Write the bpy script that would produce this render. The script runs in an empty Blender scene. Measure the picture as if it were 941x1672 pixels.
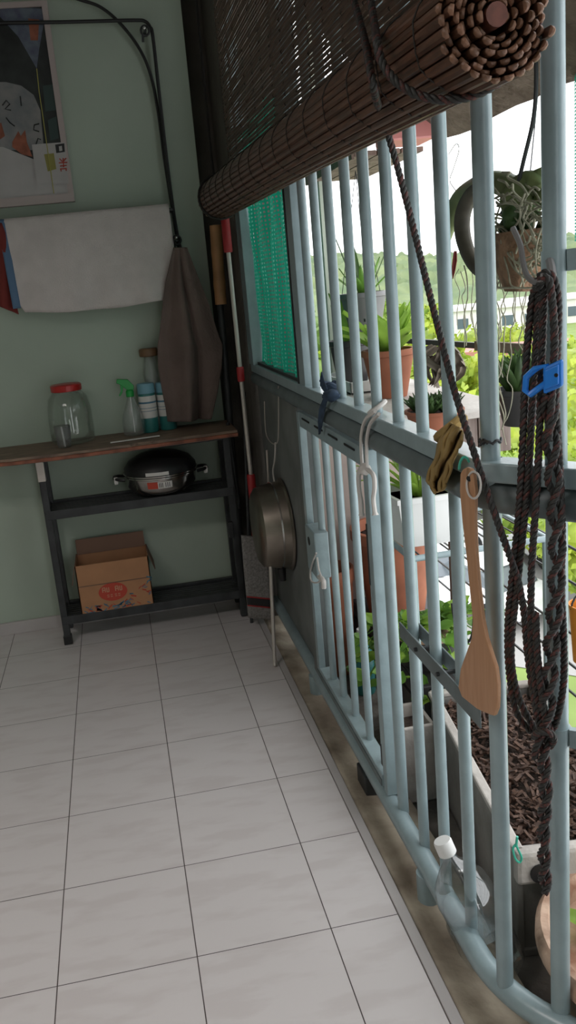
import bpy, bmesh, math, random
from mathutils import Vector, Matrix
random.seed(7)
S = bpy.context.scene
COL = S.collection

# ------------------------------------------------------------------ camera
# pinhole solved from the floor-tile grid (30 cm tiles) and the upright bars; x = right, y = along the grille, z = up
F, CX, CY, CAMZ = 1351.29, 401.07, 800.50, 1.39577
_ya, _pi, _ro = math.radians(8.06457), math.radians(13.79271), math.radians(-5.76626)
_fw = Vector((math.sin(_ya) * math.cos(_pi), math.cos(_ya) * math.cos(_pi), -math.sin(_pi)))
_rt = Vector((math.cos(_ya), -math.sin(_ya), 0.0))
_up = _rt.cross(_fw)
_r2 = math.cos(_ro) * _rt + math.sin(_ro) * _up
_u2 = -math.sin(_ro) * _rt + math.cos(_ro) * _up
cam_d = bpy.data.cameras.new('camera'); cam = bpy.data.objects.new('camera', cam_d); COL.objects.link(cam)
cam.matrix_world = Matrix(((_r2.x, _u2.x, -_fw.x, 0), (_r2.y, _u2.y, -_fw.y, 0), (_r2.z, _u2.z, -_fw.z, CAMZ), (0, 0, 0, 1)))
cam_d.sensor_fit = 'AUTO'; cam_d.sensor_width = 36.0
cam_d.lens = F / 1672.0 * 36.0
cam_d.shift_x = (470.5 - CX) / 1672.0
cam_d.shift_y = -(836.0 - CY) / 1672.0
cam_d.clip_start = 0.05; cam_d.clip_end = 2000
S.camera = cam

# ------------------------------------------------------------------ sky: bright overcast
W = bpy.data.worlds.new('overcast_sky'); S.world = W; W.use_nodes = True
bg = W.node_tree.nodes['Background']
bg.inputs[0].default_value = (0.95, 0.98, 1.0, 1); bg.inputs[1].default_value = 2.85
# unseen lamp added up on the left, brightens the floor where daylight falls short
lamp_d = bpy.data.lights.new('fill_lamp', 'AREA'); lamp_d.shape = 'RECTANGLE'; lamp_d.size = 1.1; lamp_d.size_y = 0.5
lamp_d.energy = 19.0; lamp_d.color = (1.0, 0.93, 0.9); lamp_d.spread = math.radians(145)
lamp = bpy.data.objects.new('fill_lamp', lamp_d); COL.objects.link(lamp); lamp.location = (-1.25, 0.75, 2.55)
S.view_settings.view_transform = 'Standard'; S.view_settings.look = 'None'
S.view_settings.gamma = 1.0; S.view_settings.use_curve_mapping = False
S.view_settings.exposure = 0.0

# ------------------------------------------------------------------ measuring: where a sight line meets a known real plane
CAMP = Vector((0, 0, CAMZ))
def sight(u, v):
    return _r2 * ((u - CX) / F) - _u2 * ((v - CY) / F) + _fw
def on_x(u, v, x):
    d = sight(u, v); return CAMP + d * (x / d.x)
def on_y(u, v, y):
    d = sight(u, v); return CAMP + d * (y / d.y)
def on_z(u, v, z):
    d = sight(u, v); return CAMP + d * ((z - CAMZ) / d.z)
def on_p(u, v, p, n):
    d = sight(u, v); n = Vector(n); return CAMP + d * ((Vector(p) - CAMP).dot(n) / d.dot(n))
def on_d(u, v, dist):
    return CAMP + sight(u, v).normalized() * dist

# ------------------------------------------------------------------ materials
def mat(name, col, rough=0.6, metal=0.0, var=0.0, scale=8.0, bump=0.0, bscale=60.0, spec=0.5, col2=None, stretch=None, detail=4.0):
    m = bpy.data.materials.new(name); m.use_nodes = True
    nt = m.node_tree; b = nt.nodes['Principled BSDF']
    b.inputs['Base Color'].default_value = (*col, 1); b.inputs['Roughness'].default_value = rough
    b.inputs['Metallic'].default_value = metal; b.inputs['Specular IOR Level'].default_value = spec
    if var or bump or col2:
        tc = nt.nodes.new('ShaderNodeTexCoord'); mp = nt.nodes.new('ShaderNodeMapping')
        nt.links.new(tc.outputs['Object'], mp.inputs['Vector'])
        if stretch: mp.inputs['Scale'].default_value = stretch
    if var or col2:
        n = nt.nodes.new('ShaderNodeTexNoise'); n.inputs['Scale'].default_value = scale; n.inputs['Detail'].default_value = detail
        nt.links.new(mp.outputs[0], n.inputs['Vector'])
        r = nt.nodes.new('ShaderNodeValToRGB')
        c2 = col2 if col2 else tuple(max(0, c * (1 - var)) for c in col)
        c1 = col if col2 else tuple(min(1, c * (1 + var)) for c in col)
        r.color_ramp.elements[0].position = 0.35; r.color_ramp.elements[1].position = 0.65
        r.color_ramp.elements[0].color = (*c2, 1); r.color_ramp.elements[1].color = (*c1, 1)
        nt.links.new(n.outputs['Fac'], r.inputs['Fac']); nt.links.new(r.outputs['Color'], b.inputs['Base Color'])
    if bump:
        n2 = nt.nodes.new('ShaderNodeTexNoise'); n2.inputs['Scale'].default_value = bscale
        nt.links.new(mp.outputs[0], n2.inputs['Vector'])
        bp = nt.nodes.new('ShaderNodeBump'); bp.inputs['Strength'].default_value = bump; bp.inputs['Distance'].default_value = 0.01
        nt.links.new(n2.outputs['Fac'], bp.inputs['Height']); nt.links.new(bp.outputs['Normal'], b.inputs['Normal'])
    return m

def glass_mat(name, col=(0.96, 0.98, 0.97), rough=0.03, alpha=0.12, milk=0.0):
    # thin clear wall: mostly see-through with a glossy skin
    m = bpy.data.materials.new(name); m.use_nodes = True; nt = m.node_tree
    for n in list(nt.nodes):
        if n.type == 'BSDF_PRINCIPLED': nt.nodes.remove(n)
    out = nt.nodes['Material Output']
    tr = nt.nodes.new('ShaderNodeBsdfTransparent'); tr.inputs[0].default_value = (*col, 1)
    gl = nt.nodes.new('ShaderNodeBsdfGlossy'); gl.inputs['Roughness'].default_value = rough
    fr = nt.nodes.new('ShaderNodeLayerWeight'); fr.inputs['Blend'].default_value = 0.25
    mth = nt.nodes.new('ShaderNodeMath'); mth.operation = 'MULTIPLY_ADD'; mth.inputs[1].default_value = 0.38; mth.inputs[2].default_value = alpha * 0.5
    nt.links.new(fr.outputs['Fresnel'], mth.inputs[0])
    mx = nt.nodes.new('ShaderNodeMixShader'); nt.links.new(mth.outputs[0], mx.inputs['Fac'])
    nt.links.new(tr.outputs[0], mx.inputs[1]); nt.links.new(gl.outputs[0], mx.inputs[2])
    df = nt.nodes.new('ShaderNodeBsdfDiffuse'); df.inputs[0].default_value = (0.8, 0.82, 0.83, 1)
    m2 = nt.nodes.new('ShaderNodeMixShader'); m2.inputs[0].default_value = milk
    nt.links.new(mx.outputs[0], m2.inputs[1]); nt.links.new(df.outputs[0], m2.inputs[2])
    nt.links.new(m2.outputs[0], out.inputs['Surface'])
    return m

def tile_mat():
    m = bpy.data.materials.new('floor_tiles'); m.use_nodes = True; nt = m.node_tree; b = nt.nodes['Principled BSDF']
    N = nt.nodes.new; L = nt.links.new
    tc = N('ShaderNodeTexCoord'); sp = N('ShaderNodeSeparateXYZ'); L(tc.outputs['Object'], sp.inputs[0])
    def M(op, a, bb=None, c=None):
        n = N('ShaderNodeMath'); n.operation = op
        for i, q in enumerate((a, bb, c)):
            if q is None: continue
            if isinstance(q, (int, float)): n.inputs[i].default_value = q
            else: L(q, n.inputs[i])
        return n.outputs[0]
    ux = M('DIVIDE', M('SUBTRACT', sp.outputs[0], -0.2925 - 3.0), 0.3)
    uy = M('DIVIDE', M('SUBTRACT', sp.outputs[1], 1.5205 - 6.0), 0.3)
    def edge(u):
        f = M('FRACT', u); return M('MINIMUM', f, M('SUBTRACT', 1.0, f))
    ex, ey = edge(ux), edge(uy)
    # joints along the walk are a touch wider than the cross joints
    gx = M('LESS_THAN', ex, 0.0042); gy = M('LESS_THAN', ey, 0.0034)
    g = M('MAXIMUM', gx, gy)
    wn = N('ShaderNodeTexWhiteNoise'); cb = N('ShaderNodeCombineXYZ')
    L(M('FLOOR', ux), cb.inputs[0]); L(M('FLOOR', uy), cb.inputs[1]); L(cb.outputs[0], wn.inputs['Vector'])
    mp = N('ShaderNodeMapping'); mp.inputs['Rotation'].default_value = (0, 0, 0.6); mp.inputs['Scale'].default_value = (2.0, 7.0, 1)
    ad = N('ShaderNodeVectorMath'); ad.operation = 'MULTIPLY_ADD'; L(wn.outputs['Color'], ad.inputs[0]); ad.inputs[1].default_value = (4, 4, 4); L(tc.outputs['Object'], ad.inputs[2])
    L(ad.outputs[0], mp.inputs[0])
    nz = N('ShaderNodeTexNoise'); nz.inputs['Scale'].default_value = 3.2; nz.inputs['Detail'].default_value = 6; L(mp.outputs[0], nz.inputs['Vector'])
    r = N('ShaderNodeValToRGB'); r.color_ramp.elements[0].position = 0.38; r.color_ramp.elements[1].position = 0.52
    r.color_ramp.elements[0].color = (0.615, 0.57, 0.56, 1); r.color_ramp.elements[1].color = (0.66, 0.62, 0.612, 1)
    L(nz.outputs['Fac'], r.inputs['Fac'])
    mx = N('ShaderNodeMix'); mx.data_type = 'RGBA'; L(g, mx.inputs[0]); L(r.outputs['Color'], mx.inputs[6]); mx.inputs[7].default_value = (0.07, 0.055, 0.05, 1)
    L(mx.outputs[2], b.inputs['Base Color'])
    b.inputs['Roughness'].default_value = 0.42; b.inputs['Specular IOR Level'].default_value = 0.35
    bp = N('ShaderNodeBump'); bp.inputs['Strength'].default_value = 0.5; bp.inputs['Distance'].default_value = 0.002
    L(M('SUBTRACT', 1.0, g), bp.inputs['Height']); L(bp.outputs['Normal'], b.inputs['Normal'])
    return m

def net_mat():
    # knitted shade net: dense tapes with rows of small open holes
    m = bpy.data.materials.new('green_shade_net'); m.use_nodes = True; nt = m.node_tree; b = nt.nodes['Principled BSDF']
    N = nt.nodes.new; L = nt.links.new
    tc = N('ShaderNodeTexCoord'); sp = N('ShaderNodeSeparateXYZ'); L(tc.outputs['UV'], sp.inputs[0])
    def M(op, a, bb=None):
        n = N('ShaderNodeMath'); n.operation = op
        for i, q in enumerate((a, bb)):
            if q is None: continue
            if isinstance(q, (int, float)): n.inputs[i].default_value = q
            else: L(q, n.inputs[i])
        return n.outputs[0]
    fz = M('FRACT', M('MULTIPLY', sp.outputs[1], 62.0)); fy = M('FRACT', M('MULTIPLY', sp.outputs[0], 46.0))
    nz = N('ShaderNodeTexNoise'); nz.inputs['Scale'].default_value = 6.0; L(tc.outputs['UV'], nz.inputs['Vector'])
    hole = M('MULTIPLY', M('GREATER_THAN', fz, 0.52), M('GREATER_THAN', fy, M('ADD', 0.25, M('MULTIPLY', nz.outputs['Fac'], 0.6))))
    b.inputs['Base Color'].default_value = (0.0, 0.20, 0.13, 1); b.inputs['Roughness'].default_value = 0.5
    tl = N('ShaderNodeBsdfTranslucent'); tl.inputs[0].default_value = (0.01, 0.24, 0.155, 1)
    mt = N('ShaderNodeMixShader'); mt.inputs[0].default_value = 0.45; L(b.outputs[0], mt.inputs[1]); L(tl.outputs[0], mt.inputs[2])
    tr = N('ShaderNodeBsdfTransparent'); mx = N('ShaderNodeMixShader')
    L(hole, mx.inputs[0]); L(mt.outputs[0], mx.inputs[1]); L(tr.outputs[0], mx.inputs[2])
    L(mx.outputs[0], nt.nodes['Material Output'].inputs['Surface'])
    return m

def leaf_mat(name, col, col2, scale=6.0, trans=0.35, rough=0.5):
    m = mat(name, col, rough, var=0.1, scale=scale, col2=col2)
    nt = m.node_tree; b = nt.nodes['Principled BSDF']; r = [n for n in nt.nodes if n.type == 'VALTORGB'][0]
    tl = nt.nodes.new('ShaderNodeBsdfTranslucent'); nt.links.new(r.outputs['Color'], tl.inputs[0])
    mx = nt.nodes.new('ShaderNodeMixShader'); mx.inputs[0].default_value = trans
    nt.links.new(b.outputs[0], mx.inputs[1]); nt.links.new(tl.outputs[0], mx.inputs[2])
    nt.links.new(mx.outputs[0], nt.nodes['Material Output'].inputs['Surface'])
    return m

M = {}
M['tile'] = tile_mat()
M['trim'] = mat('trim_tile', (0.46, 0.43, 0.42), 0.45, var=0.06, scale=5)
M['wall'] = mat('pale_green_paint', (0.39, 0.455, 0.375), 0.75, var=0.05, scale=2.2, bump=0.08, bscale=25)
M['pillar'] = mat('pillar_paint', (0.095, 0.083, 0.07), 0.8, var=0.18, scale=6, bump=0.2)
M['ceil'] = mat('ceiling_paint', (0.5, 0.5, 0.47), 0.8)
M['conc'] = mat('stained_concrete', (0.46, 0.40, 0.31), 0.85, scale=6, col2=(0.19, 0.15, 0.11), bump=0.5, bscale=40, detail=8)
M['ledge'] = mat('ledge_concrete', (0.13, 0.115, 0.10), 0.9, var=0.35, scale=9, bump=0.5)
M['grille'] = mat('blue_grey_enamel', (0.275, 0.355, 0.375), 0.3, var=0.07, scale=22, bump=0.05, bscale=90)
M['grille_dark'] = mat('blue_grey_enamel_shaded', (0.125, 0.155, 0.16), 0.5, var=0.15, scale=14)  # darker copy of the enamel; the rail's room-side shade is put into its colour
M['panel'] = mat('sheet_panel_shaded', (0.15, 0.16, 0.155), 0.6, var=0.2, scale=6)  # grille paint made darker, the panel's back-lit shade is in the colour
M['black'] = mat('black_rubber', (0.012, 0.012, 0.013), 0.45)
M['dark_metal'] = mat('dark_painted_metal', (0.028, 0.03, 0.032), 0.5, var=0.3, scale=18)
M['steel'] = mat('brushed_steel', (0.42, 0.40, 0.38), 0.2, metal=1.0, var=0.08, scale=30)
M['pan_steel'] = mat('dull_pan_metal', (0.30, 0.26, 0.22), 0.36, metal=1.0, var=0.15, scale=12)
M['chrome'] = mat('chrome', (0.75, 0.75, 0.74), 0.15, metal=1.0)
M['bamboo'] = mat('brown_bamboo_slats', (0.125, 0.057, 0.034), 0.42, scale=26, col2=(0.058, 0.025, 0.015), stretch=(6, 0.6, 6))
M['bamboo_end'] = mat('bamboo_slat_ends', (0.21, 0.105, 0.062), 0.45, var=0.3, scale=60)
M['dowel'] = mat('roller_dowel', (0.17, 0.06, 0.042), 0.5, var=0.2, scale=80)
M['cord'] = mat('dark_cord', (0.02, 0.017, 0.015), 0.8)
M['rope'] = mat('dark_rope', (0.013, 0.013, 0.0125), 0.55, scale=300, col2=(0.035, 0.033, 0.03))
M['rope_red'] = mat('rope_red_tracer', (0.018, 0.017, 0.016), 0.6, scale=330, col2=(0.11, 0.028, 0.022), detail=1.0)
M['net'] = net_mat()
M['towel'] = mat('white_towel', (0.60, 0.545, 0.52), 0.95, var=0.05, scale=14, bump=0.35, bscale=220)
M['towel_blue'] = mat('blue_towel_hem', (0.10, 0.17, 0.27), 0.9)
M['red_cloth'] = mat('dark_red_cloth', (0.17, 0.025, 0.02), 0.9)
M['rag'] = mat('grey_brown_cloth', (0.15, 0.106, 0.092), 0.95, var=0.15, scale=5, bump=0.3, bscale=90)
M['plank'] = mat('worn_plank', (0.26, 0.175, 0.12), 0.55, scale=9, col2=(0.11, 0.07, 0.05), stretch=(1, 9, 9), bump=0.3)
M['plank_edge'] = mat('reddish_plank_edge', (0.23, 0.075, 0.04), 0.65, var=0.35, scale=20)
M['card'] = mat('cardboard', (0.40, 0.20, 0.10), 0.85, var=0.06, scale=10)
M['card_in'] = mat('cardboard_inside', (0.20, 0.115, 0.08), 0.9)
M['red_print'] = mat('red_print', (0.46, 0.06, 0.035), 0.8)
M['blue_print'] = mat('blue_print', (0.07, 0.17, 0.25), 0.8)
M['pale_print'] = mat('pale_print', (0.50, 0.26, 0.16), 0.8)
M['glass'] = glass_mat('clear_glass', (0.985, 0.99, 0.985), 0.04, 0.06)
M['pet'] = glass_mat('clear_plastic', (0.95, 0.97, 0.975), 0.05, 0.3, 0.015)
M['cloudy'] = glass_mat('cloudy_plastic', (0.97, 0.98, 0.975), 0.25, 0.05, 0.07)
M['teal_plastic'] = mat('teal_bottle_plastic', (0.03, 0.17, 0.16), 0.3)
M['red_lid'] = mat('red_plastic', (0.42, 0.02, 0.018), 0.35)
M['red_grip'] = mat('red_grip', (0.36, 0.018, 0.022), 0.45)
M['green_plastic'] = mat('green_plastic', (0.01, 0.30, 0.05), 0.35)
M['brown_lid'] = mat('brown_lid', (0.16, 0.085, 0.04), 0.5)
M['blue_label'] = mat('pale_blue_label', (0.17, 0.35, 0.43), 0.5)
M['white_label'] = mat('white_label', (0.62, 0.60, 0.57), 0.6)
M['white_plastic'] = mat('white_plastic', (0.74, 0.74, 0.72), 0.4)
M['white_cord'] = mat('white_cord', (0.60, 0.57, 0.54), 0.8)
M['blue_clip'] = mat('bright_blue_plastic', (0.02, 0.22, 0.75), 0.35)
M['mint'] = mat('mint_plastic', (0.05, 0.42, 0.30), 0.35)
M['wood'] = mat('spatula_wood', (0.52, 0.285, 0.16), 0.5, scale=12, col2=(0.46, 0.24, 0.125), stretch=(10, 10, 1))
M['yellow_rag'] = mat('mustard_rag', (0.30, 0.20, 0.07), 0.95, var=0.2, scale=20, bump=0.3)
M['navy_rag'] = mat('navy_rag', (0.028, 0.05, 0.085), 0.9, var=0.3, scale=40)
M['terra'] = mat('terracotta', (0.34, 0.115, 0.06), 0.75, var=0.14, scale=9)
M['terra_pale'] = mat('salt_stained_terracotta', (0.55, 0.38, 0.28), 0.85, scale=16, col2=(0.26, 0.13, 0.08), bump=0.3)
M['pot_grey'] = mat('grey_plastic_pot', (0.17, 0.165, 0.165), 0.5, var=0.15)
M['pot_black'] = mat('black_plastic_pot', (0.035, 0.032, 0.032), 0.5)
M['soil'] = mat('dark_soil', (0.05, 0.034, 0.026), 1.0, var=0.4, scale=60, bump=0.8, bscale=120)
M['bark'] = mat('bark_chips', (0.115, 0.06, 0.038), 0.8, scale=60, col2=(0.035, 0.018, 0.013))
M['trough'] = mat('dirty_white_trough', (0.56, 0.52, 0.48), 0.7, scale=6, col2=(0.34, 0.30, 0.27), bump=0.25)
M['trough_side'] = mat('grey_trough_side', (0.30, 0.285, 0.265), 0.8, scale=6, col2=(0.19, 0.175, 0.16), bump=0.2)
M['partition'] = mat('partition_render', (0.37, 0.295, 0.26), 0.85, var=0.1, scale=4)
M['board'] = mat('grey_brown_boards', (0.24, 0.19, 0.165), 0.8, scale=8, col2=(0.15, 0.11, 0.095), stretch=(8, 8, 1))
M['canopy'] = mat('weathered_canopy_wood', (0.24, 0.175, 0.14), 0.85, scale=12, col2=(0.13, 0.085, 0.065), bump=0.4)
M['pink'] = mat('pink_plastic', (0.60, 0.22, 0.20), 0.5)
M['wire'] = mat('dark_wire', (0.03, 0.03, 0.032), 0.5)
M['root'] = mat('aerial_root', (0.36, 0.34, 0.25), 0.8, var=0.25, scale=40)
M['husk'] = mat('coir_husk', (0.26, 0.15, 0.09), 0.95, var=0.4, scale=30, bump=0.8)
M['leaf_thick'] = leaf_mat('leathery_leaf', (0.25, 0.30, 0.12), (0.14, 0.18, 0.075), 10, 0.15)
M['leaf_old'] = mat('old_brown_leaf', (0.095, 0.08, 0.06), 0.6, var=0.25, scale=20)
M['leaf_dark'] = leaf_mat('dark_leaf', (0.075, 0.14, 0.04), (0.03, 0.06, 0.02), 20, 0.3)
M['leaf_mid'] = leaf_mat('mid_green_leaf', (0.17, 0.34, 0.05), (0.09, 0.20, 0.03), 12, 0.4)
M['leaf_bright'] = leaf_mat('bright_leaf', (0.34, 0.52, 0.08), (0.22, 0.38, 0.05), 12, 0.45)
M['leaf_dry'] = mat('dry_leaf', (0.20, 0.165, 0.13), 0.9, var=0.3, scale=20)
M['tree_yellow'] = leaf_mat('yellow_canopy', (0.43, 0.50, 0.05), (0.19, 0.29, 0.025), 0.9, 0.3)  # yellow-green leaf colour of most crowns
M['tree_green'] = leaf_mat('fresh_canopy', (0.30, 0.42, 0.06), (0.13, 0.23, 0.03), 0.9, 0.3)
M['tree_deep'] = leaf_mat('deep_canopy', (0.20, 0.31, 0.08), (0.09, 0.17, 0.04), 0.9, 0.3)
M['hill'] = mat('wooded_hill', (0.21, 0.255, 0.115), 0.95, scale=0.09, col2=(0.10, 0.15, 0.075), bump=0.0, detail=9)
M['trunk'] = mat('tree_trunk', (0.16, 0.12, 0.09), 0.9, var=0.3, scale=3)
M['street'] = mat('pale_street', (0.30, 0.29, 0.28), 0.9, var=0.08, scale=0.3)
M['grass_ground'] = mat('grassy_ground', (0.18, 0.25, 0.065), 0.95, var=0.2, scale=0.4)
M['white_wall'] = mat('white_building_wall', (0.72, 0.69, 0.68), 0.85, var=0.04, scale=0.2)
M['win_dark'] = mat('dark_window_glass', (0.10, 0.13, 0.16), 0.2)
M['roof_pink'] = mat('pale_red_roof', (0.50, 0.22, 0.18), 0.8, var=0.1, scale=0.4)
M['car_white'] = mat('white_car_paint', (0.78, 0.78, 0.79), 0.25)
M['car_glass'] = mat('car_glass', (0.16, 0.18, 0.20), 0.1)
M['orange'] = mat('orange_plastic', (0.75, 0.27, 0.03), 0.5)
M['mop_pole'] = mat('pale_pole', (0.55, 0.50, 0.46), 0.35, metal=0.4)
M['mat_grey'] = mat('grey_woven_mat', (0.25, 0.235, 0.225), 0.95, var=0.25, scale=120, bump=0.5, bscale=300)
M['mat_dark'] = mat('dark_mat_band', (0.03, 0.028, 0.03), 0.95)
M['bamboo_raw'] = mat('raw_bamboo', (0.34, 0.165, 0.07), 0.5, var=0.2, scale=12)
M['poster_frame'] = mat('pale_poster_border', (0.44, 0.37, 0.35), 0.6)
M['p_dark'] = mat('poster_dark_print', (0.02, 0.023, 0.022), 0.6, var=0.5, scale=12)
M['p_blue'] = mat('poster_grey_blue_print', (0.17, 0.18, 0.19), 0.6, scale=18, col2=(0.25, 0.24, 0.235))
M['p_white'] = mat('poster_white_print', (0.42, 0.40, 0.39), 0.6, var=0.06, scale=10)
M['p_orange'] = mat('poster_orange_print', (0.27, 0.085, 0.045), 0.6, var=0.25, scale=30)
M['p_pennant'] = mat('poster_pennant_print', (0.13, 0.155, 0.19), 0.6, scale=25, col2=(0.075, 0.08, 0.13))
M['p_teal'] = mat('poster_teal_print', (0.035, 0.06, 0.055), 0.6)
M['p_yellow'] = mat('poster_yellow_print', (0.26, 0.24, 0.06), 0.6)
M['yellow_cord'] = mat('yellow_cord', (0.42, 0.38, 0.10), 0.7)

# ------------------------------------------------------------------ mesh building
class B:
    """collects verts and faces of ONE mesh"""
    def __init__(s): s.v = []; s.f = []; s.uv = None
    def add(s, vs, fs):
        o = len(s.v); s.v += [Vector(q) for q in vs]; s.f += [tuple(i + o for i in f) for f in fs]
    def box(s, x0, x1, y0, y1, z0, z1):
        vs = [(x, y, z) for z in (z0, z1) for y in (y0, y1) for x in (x0, x1)]
        s.add(vs, [(0, 2, 3, 1), (4, 5, 7, 6), (0, 1, 5, 4), (2, 6, 7, 3), (0, 4, 6, 2), (1, 3, 7, 5)]); return s
    def obox(s, c, ax, ay, az):
        c, ax, ay, az = Vector(c), Vector(ax), Vector(ay), Vector(az)
        vs = [c + i * ax + j * ay + k * az for k in (-.5, .5) for j in (-.5, .5) for i in (-.5, .5)]
        s.add(vs, [(0, 2, 3, 1), (4, 5, 7, 6), (0, 1, 5, 4), (2, 6, 7, 3), (0, 4, 6, 2), (1, 3, 7, 5)]); return s
    def beam(s, a, b, w, h, upv=(0, 0, 1)):
        a, b = Vector(a), Vector(b); d = b - a; u = Vector(upv)
        sd = d.cross(u).normalized(); u2 = sd.cross(d).normalized()
        return s.obox((a + b) / 2, sd * w, d, u2 * h)
    def tube(s, pts, r, n=8, closed=False, caps=True):
        pts = [Vector(p) for p in pts]; m = len(pts)
        rs = r if isinstance(r, (list, tuple)) else [r] * m
        prev = None; o = len(s.v)
        for i, p in enumerate(pts):
            if closed: t = pts[(i + 1) % m] - pts[i - 1]
            else: t = pts[min(i + 1, m - 1)] - pts[max(i - 1, 0)]
            if t.length < 1e-9: t = Vector((0, 0, 1))
            t.normalize()
            if prev is None:
                a = Vector((1, 0, 0)) if abs(t.x) < 0.8 else Vector((0, 1, 0))
                prev = (a - t * a.dot(t)).normalized()
            else:
                q = prev - t * prev.dot(t)
                prev = q.normalized() if q.length > 1e-6 else t.orthogonal().normalized()
            bn = t.cross(prev)
            for k in range(n):
                an = 2 * math.pi * k / n
                s.v.append(p + (prev * math.cos(an) + bn * math.sin(an)) * rs[i])
        for i in range(m if closed else m - 1):
            j = (i + 1) % m
            for k in range(n):
                s.f.append((o + i * n + k, o + i * n + (k + 1) % n, o + j * n + (k + 1) % n, o + j * n + k))
        if caps and not closed:
            s.f.append(tuple(o + k for k in range(n - 1, -1, -1))); s.f.append(tuple(o + (m - 1) * n + k for k in range(n)))
        return s
    def lathe(s, prof, c, n=28, axis=(0, 0, 1), sq=0.0):
        """prof: (radius, height) pairs from one end to the other; sq squares the section"""
        c = Vector(c); ax = Vector(axis).normalized(); a = ax.orthogonal().normalized() if abs(ax.z) < 0.99 else Vector((1, 0, 0)); b = ax.cross(a)
        o = len(s.v); m = len(prof)
        for (r, h) in prof:
            for k in range(n):
                an = 2 * math.pi * k / n; cs, sn = math.cos(an), math.sin(an)
                q = 1.0
                if sq: q = 1 + sq * (1 / max(abs(cs), abs(sn)) - 1)
                s.v.append(c + ax * h + (a * cs + b * sn) * (r * q))
        for i in range(m - 1):
            for k in range(n):
                s.f.append((o + i * n + k, o + i * n + (k + 1) % n, o + (i + 1) * n + (k + 1) % n, o + (i + 1) * n + k))
        if prof[0][0] > 1e-6: s.f.append(tuple(o + k for k in range(n - 1, -1, -1)))
        if prof[-1][0] > 1e-6: s.f.append(tuple(o + (m - 1) * n + k for k in range(n)))
        return s
    def grid(s, fn, nu, nv):
        """sheet of fn(u, v), u and v in 0..1"""
        o = len(s.v)
        if s.uv is None: s.uv = {}
        for j in range(nv + 1):
            for i in range(nu + 1):
                s.uv[len(s.v)] = (i / nu, j / nv); s.v.append(Vector(fn(i / nu, j / nv)))
        for j in range(nv):
            for i in range(nu):
                q = o + j * (nu + 1) + i; s.f.append((q, q + 1, q + nu + 2, q + nu + 1))
        return s
    def poly(s, pts):
        s.add(pts, [tuple(range(len(pts)))]); return s
    def prism(s, pts, d):
        d = Vector(d); n = len(pts); pts = [Vector(p) for p in pts]
        s.add(pts + [p + d for p in pts], [tuple(range(n - 1, -1, -1)), tuple(range(n, 2 * n))] + [(i, (i + 1) % n, n + (i + 1) % n, n + i) for i in range(n)]); return s
    def blob(s, c, r, n=2, jit=0.0, sc=(1, 1, 1), rnd=None):
        bm = bmesh.new(); bmesh.ops.create_icosphere(bm, subdivisions=n, radius=1.0)
        rr = rnd or random; c = Vector(c)
        vs = []
        for w in bm.verts:
            k = 1 + rr.uniform(-jit, jit); vs.append(c + Vector((w.co.x * sc[0], w.co.y * sc[1], w.co.z * sc[2])) * r * k)
        bm.verts.index_update()
        s.add(vs, [tuple(w.index for w in f.verts) for f in bm.faces]); bm.free(); return s

def mk(name, b, m, parent=None, smooth=False, thick=0.0, bevel=0.0, origin=None, sub=0):
    """link ONE mesh object; coordinates are given in the world and stored about the thing's base"""
    me = bpy.data.meshes.new(name)
    root = parent
    while root is not None and root.parent is not None: root = root.parent
    if root is not None: org = Vector(root['_o'])
    elif origin is not None: org = Vector(origin)
    else:
        xs = [q.x for q in b.v]; ys = [q.y for q in b.v]; zs = [q.z for q in b.v]
        org = Vector(((min(xs) + max(xs)) / 2, (min(ys) + max(ys)) / 2, min(zs)))
    me.from_pydata([q - org for q in b.v], [], b.f)
    bm = bmesh.new(); bm.from_mesh(me); bmesh.ops.recalc_face_normals(bm, faces=bm.faces); bm.to_mesh(me); bm.free()
    if b.uv:
        ul = me.uv_layers.new(name='UVMap')
        for lp in me.loops: ul.data[lp.index].uv = b.uv.get(lp.vertex_index, (0, 0))
    if smooth:
        me.polygons.foreach_set('use_smooth', [True] * len(me.polygons))
        if smooth != 'all': me.set_sharp_from_angle(angle=math.radians(40))
    o = bpy.data.objects.new(name, me); COL.objects.link(o)
    me.materials.append(m)
    if root is not None: o.parent = parent
    else: o.location = org; o['_o'] = tuple(org)
    if thick:
        q = o.modifiers.new('thickness', 'SOLIDIFY'); q.thickness = thick; q.offset = 0
    if bevel:
        q = o.modifiers.new('edge', 'BEVEL'); q.width = bevel; q.segments = 2; q.limit_method = 'ANGLE'
    if sub:
        q = o.modifiers.new('sub', 'SUBSURF'); q.levels = sub; q.render_levels = sub
    return o
def tag(o, label, cat, group=None, kind=None):
    o['label'] = label; o['category'] = cat
    if group: o['group'] = group
    if kind: o['kind'] = kind
    return o
def thing(name, label, cat, loc, group=None, kind=None):
    o = bpy.data.objects.new(name, None); COL.objects.link(o); o.location = loc; o['_o'] = tuple(loc); o.empty_display_size = 0.05
    return tag(o, label, cat, group, kind)
def struct(name, b, m, **k):
    o = mk(name, b, m, origin=(0, 0, 0), **k); o['kind'] = 'structure'; return o
def spline(pts, n=8):
    """Catmull-Rom through the points"""
    pts = [Vector(p) for p in pts]; out = []
    P = [pts[0] * 2 - pts[1]] + pts + [pts[-1] * 2 - pts[-2]]
    for i in range(1, len(P) - 2):
        for k in range(n):
            t = k / n; a, b, c, d = P[i - 1], P[i], P[i + 1], P[i + 2]
            out.append(0.5 * ((2 * b) + (c - a) * t + (2 * a - 5 * b + 4 * c - d) * t * t + (3 * b - a - 3 * c + d) * t ** 3))
    out.append(pts[-1]); return out
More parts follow.
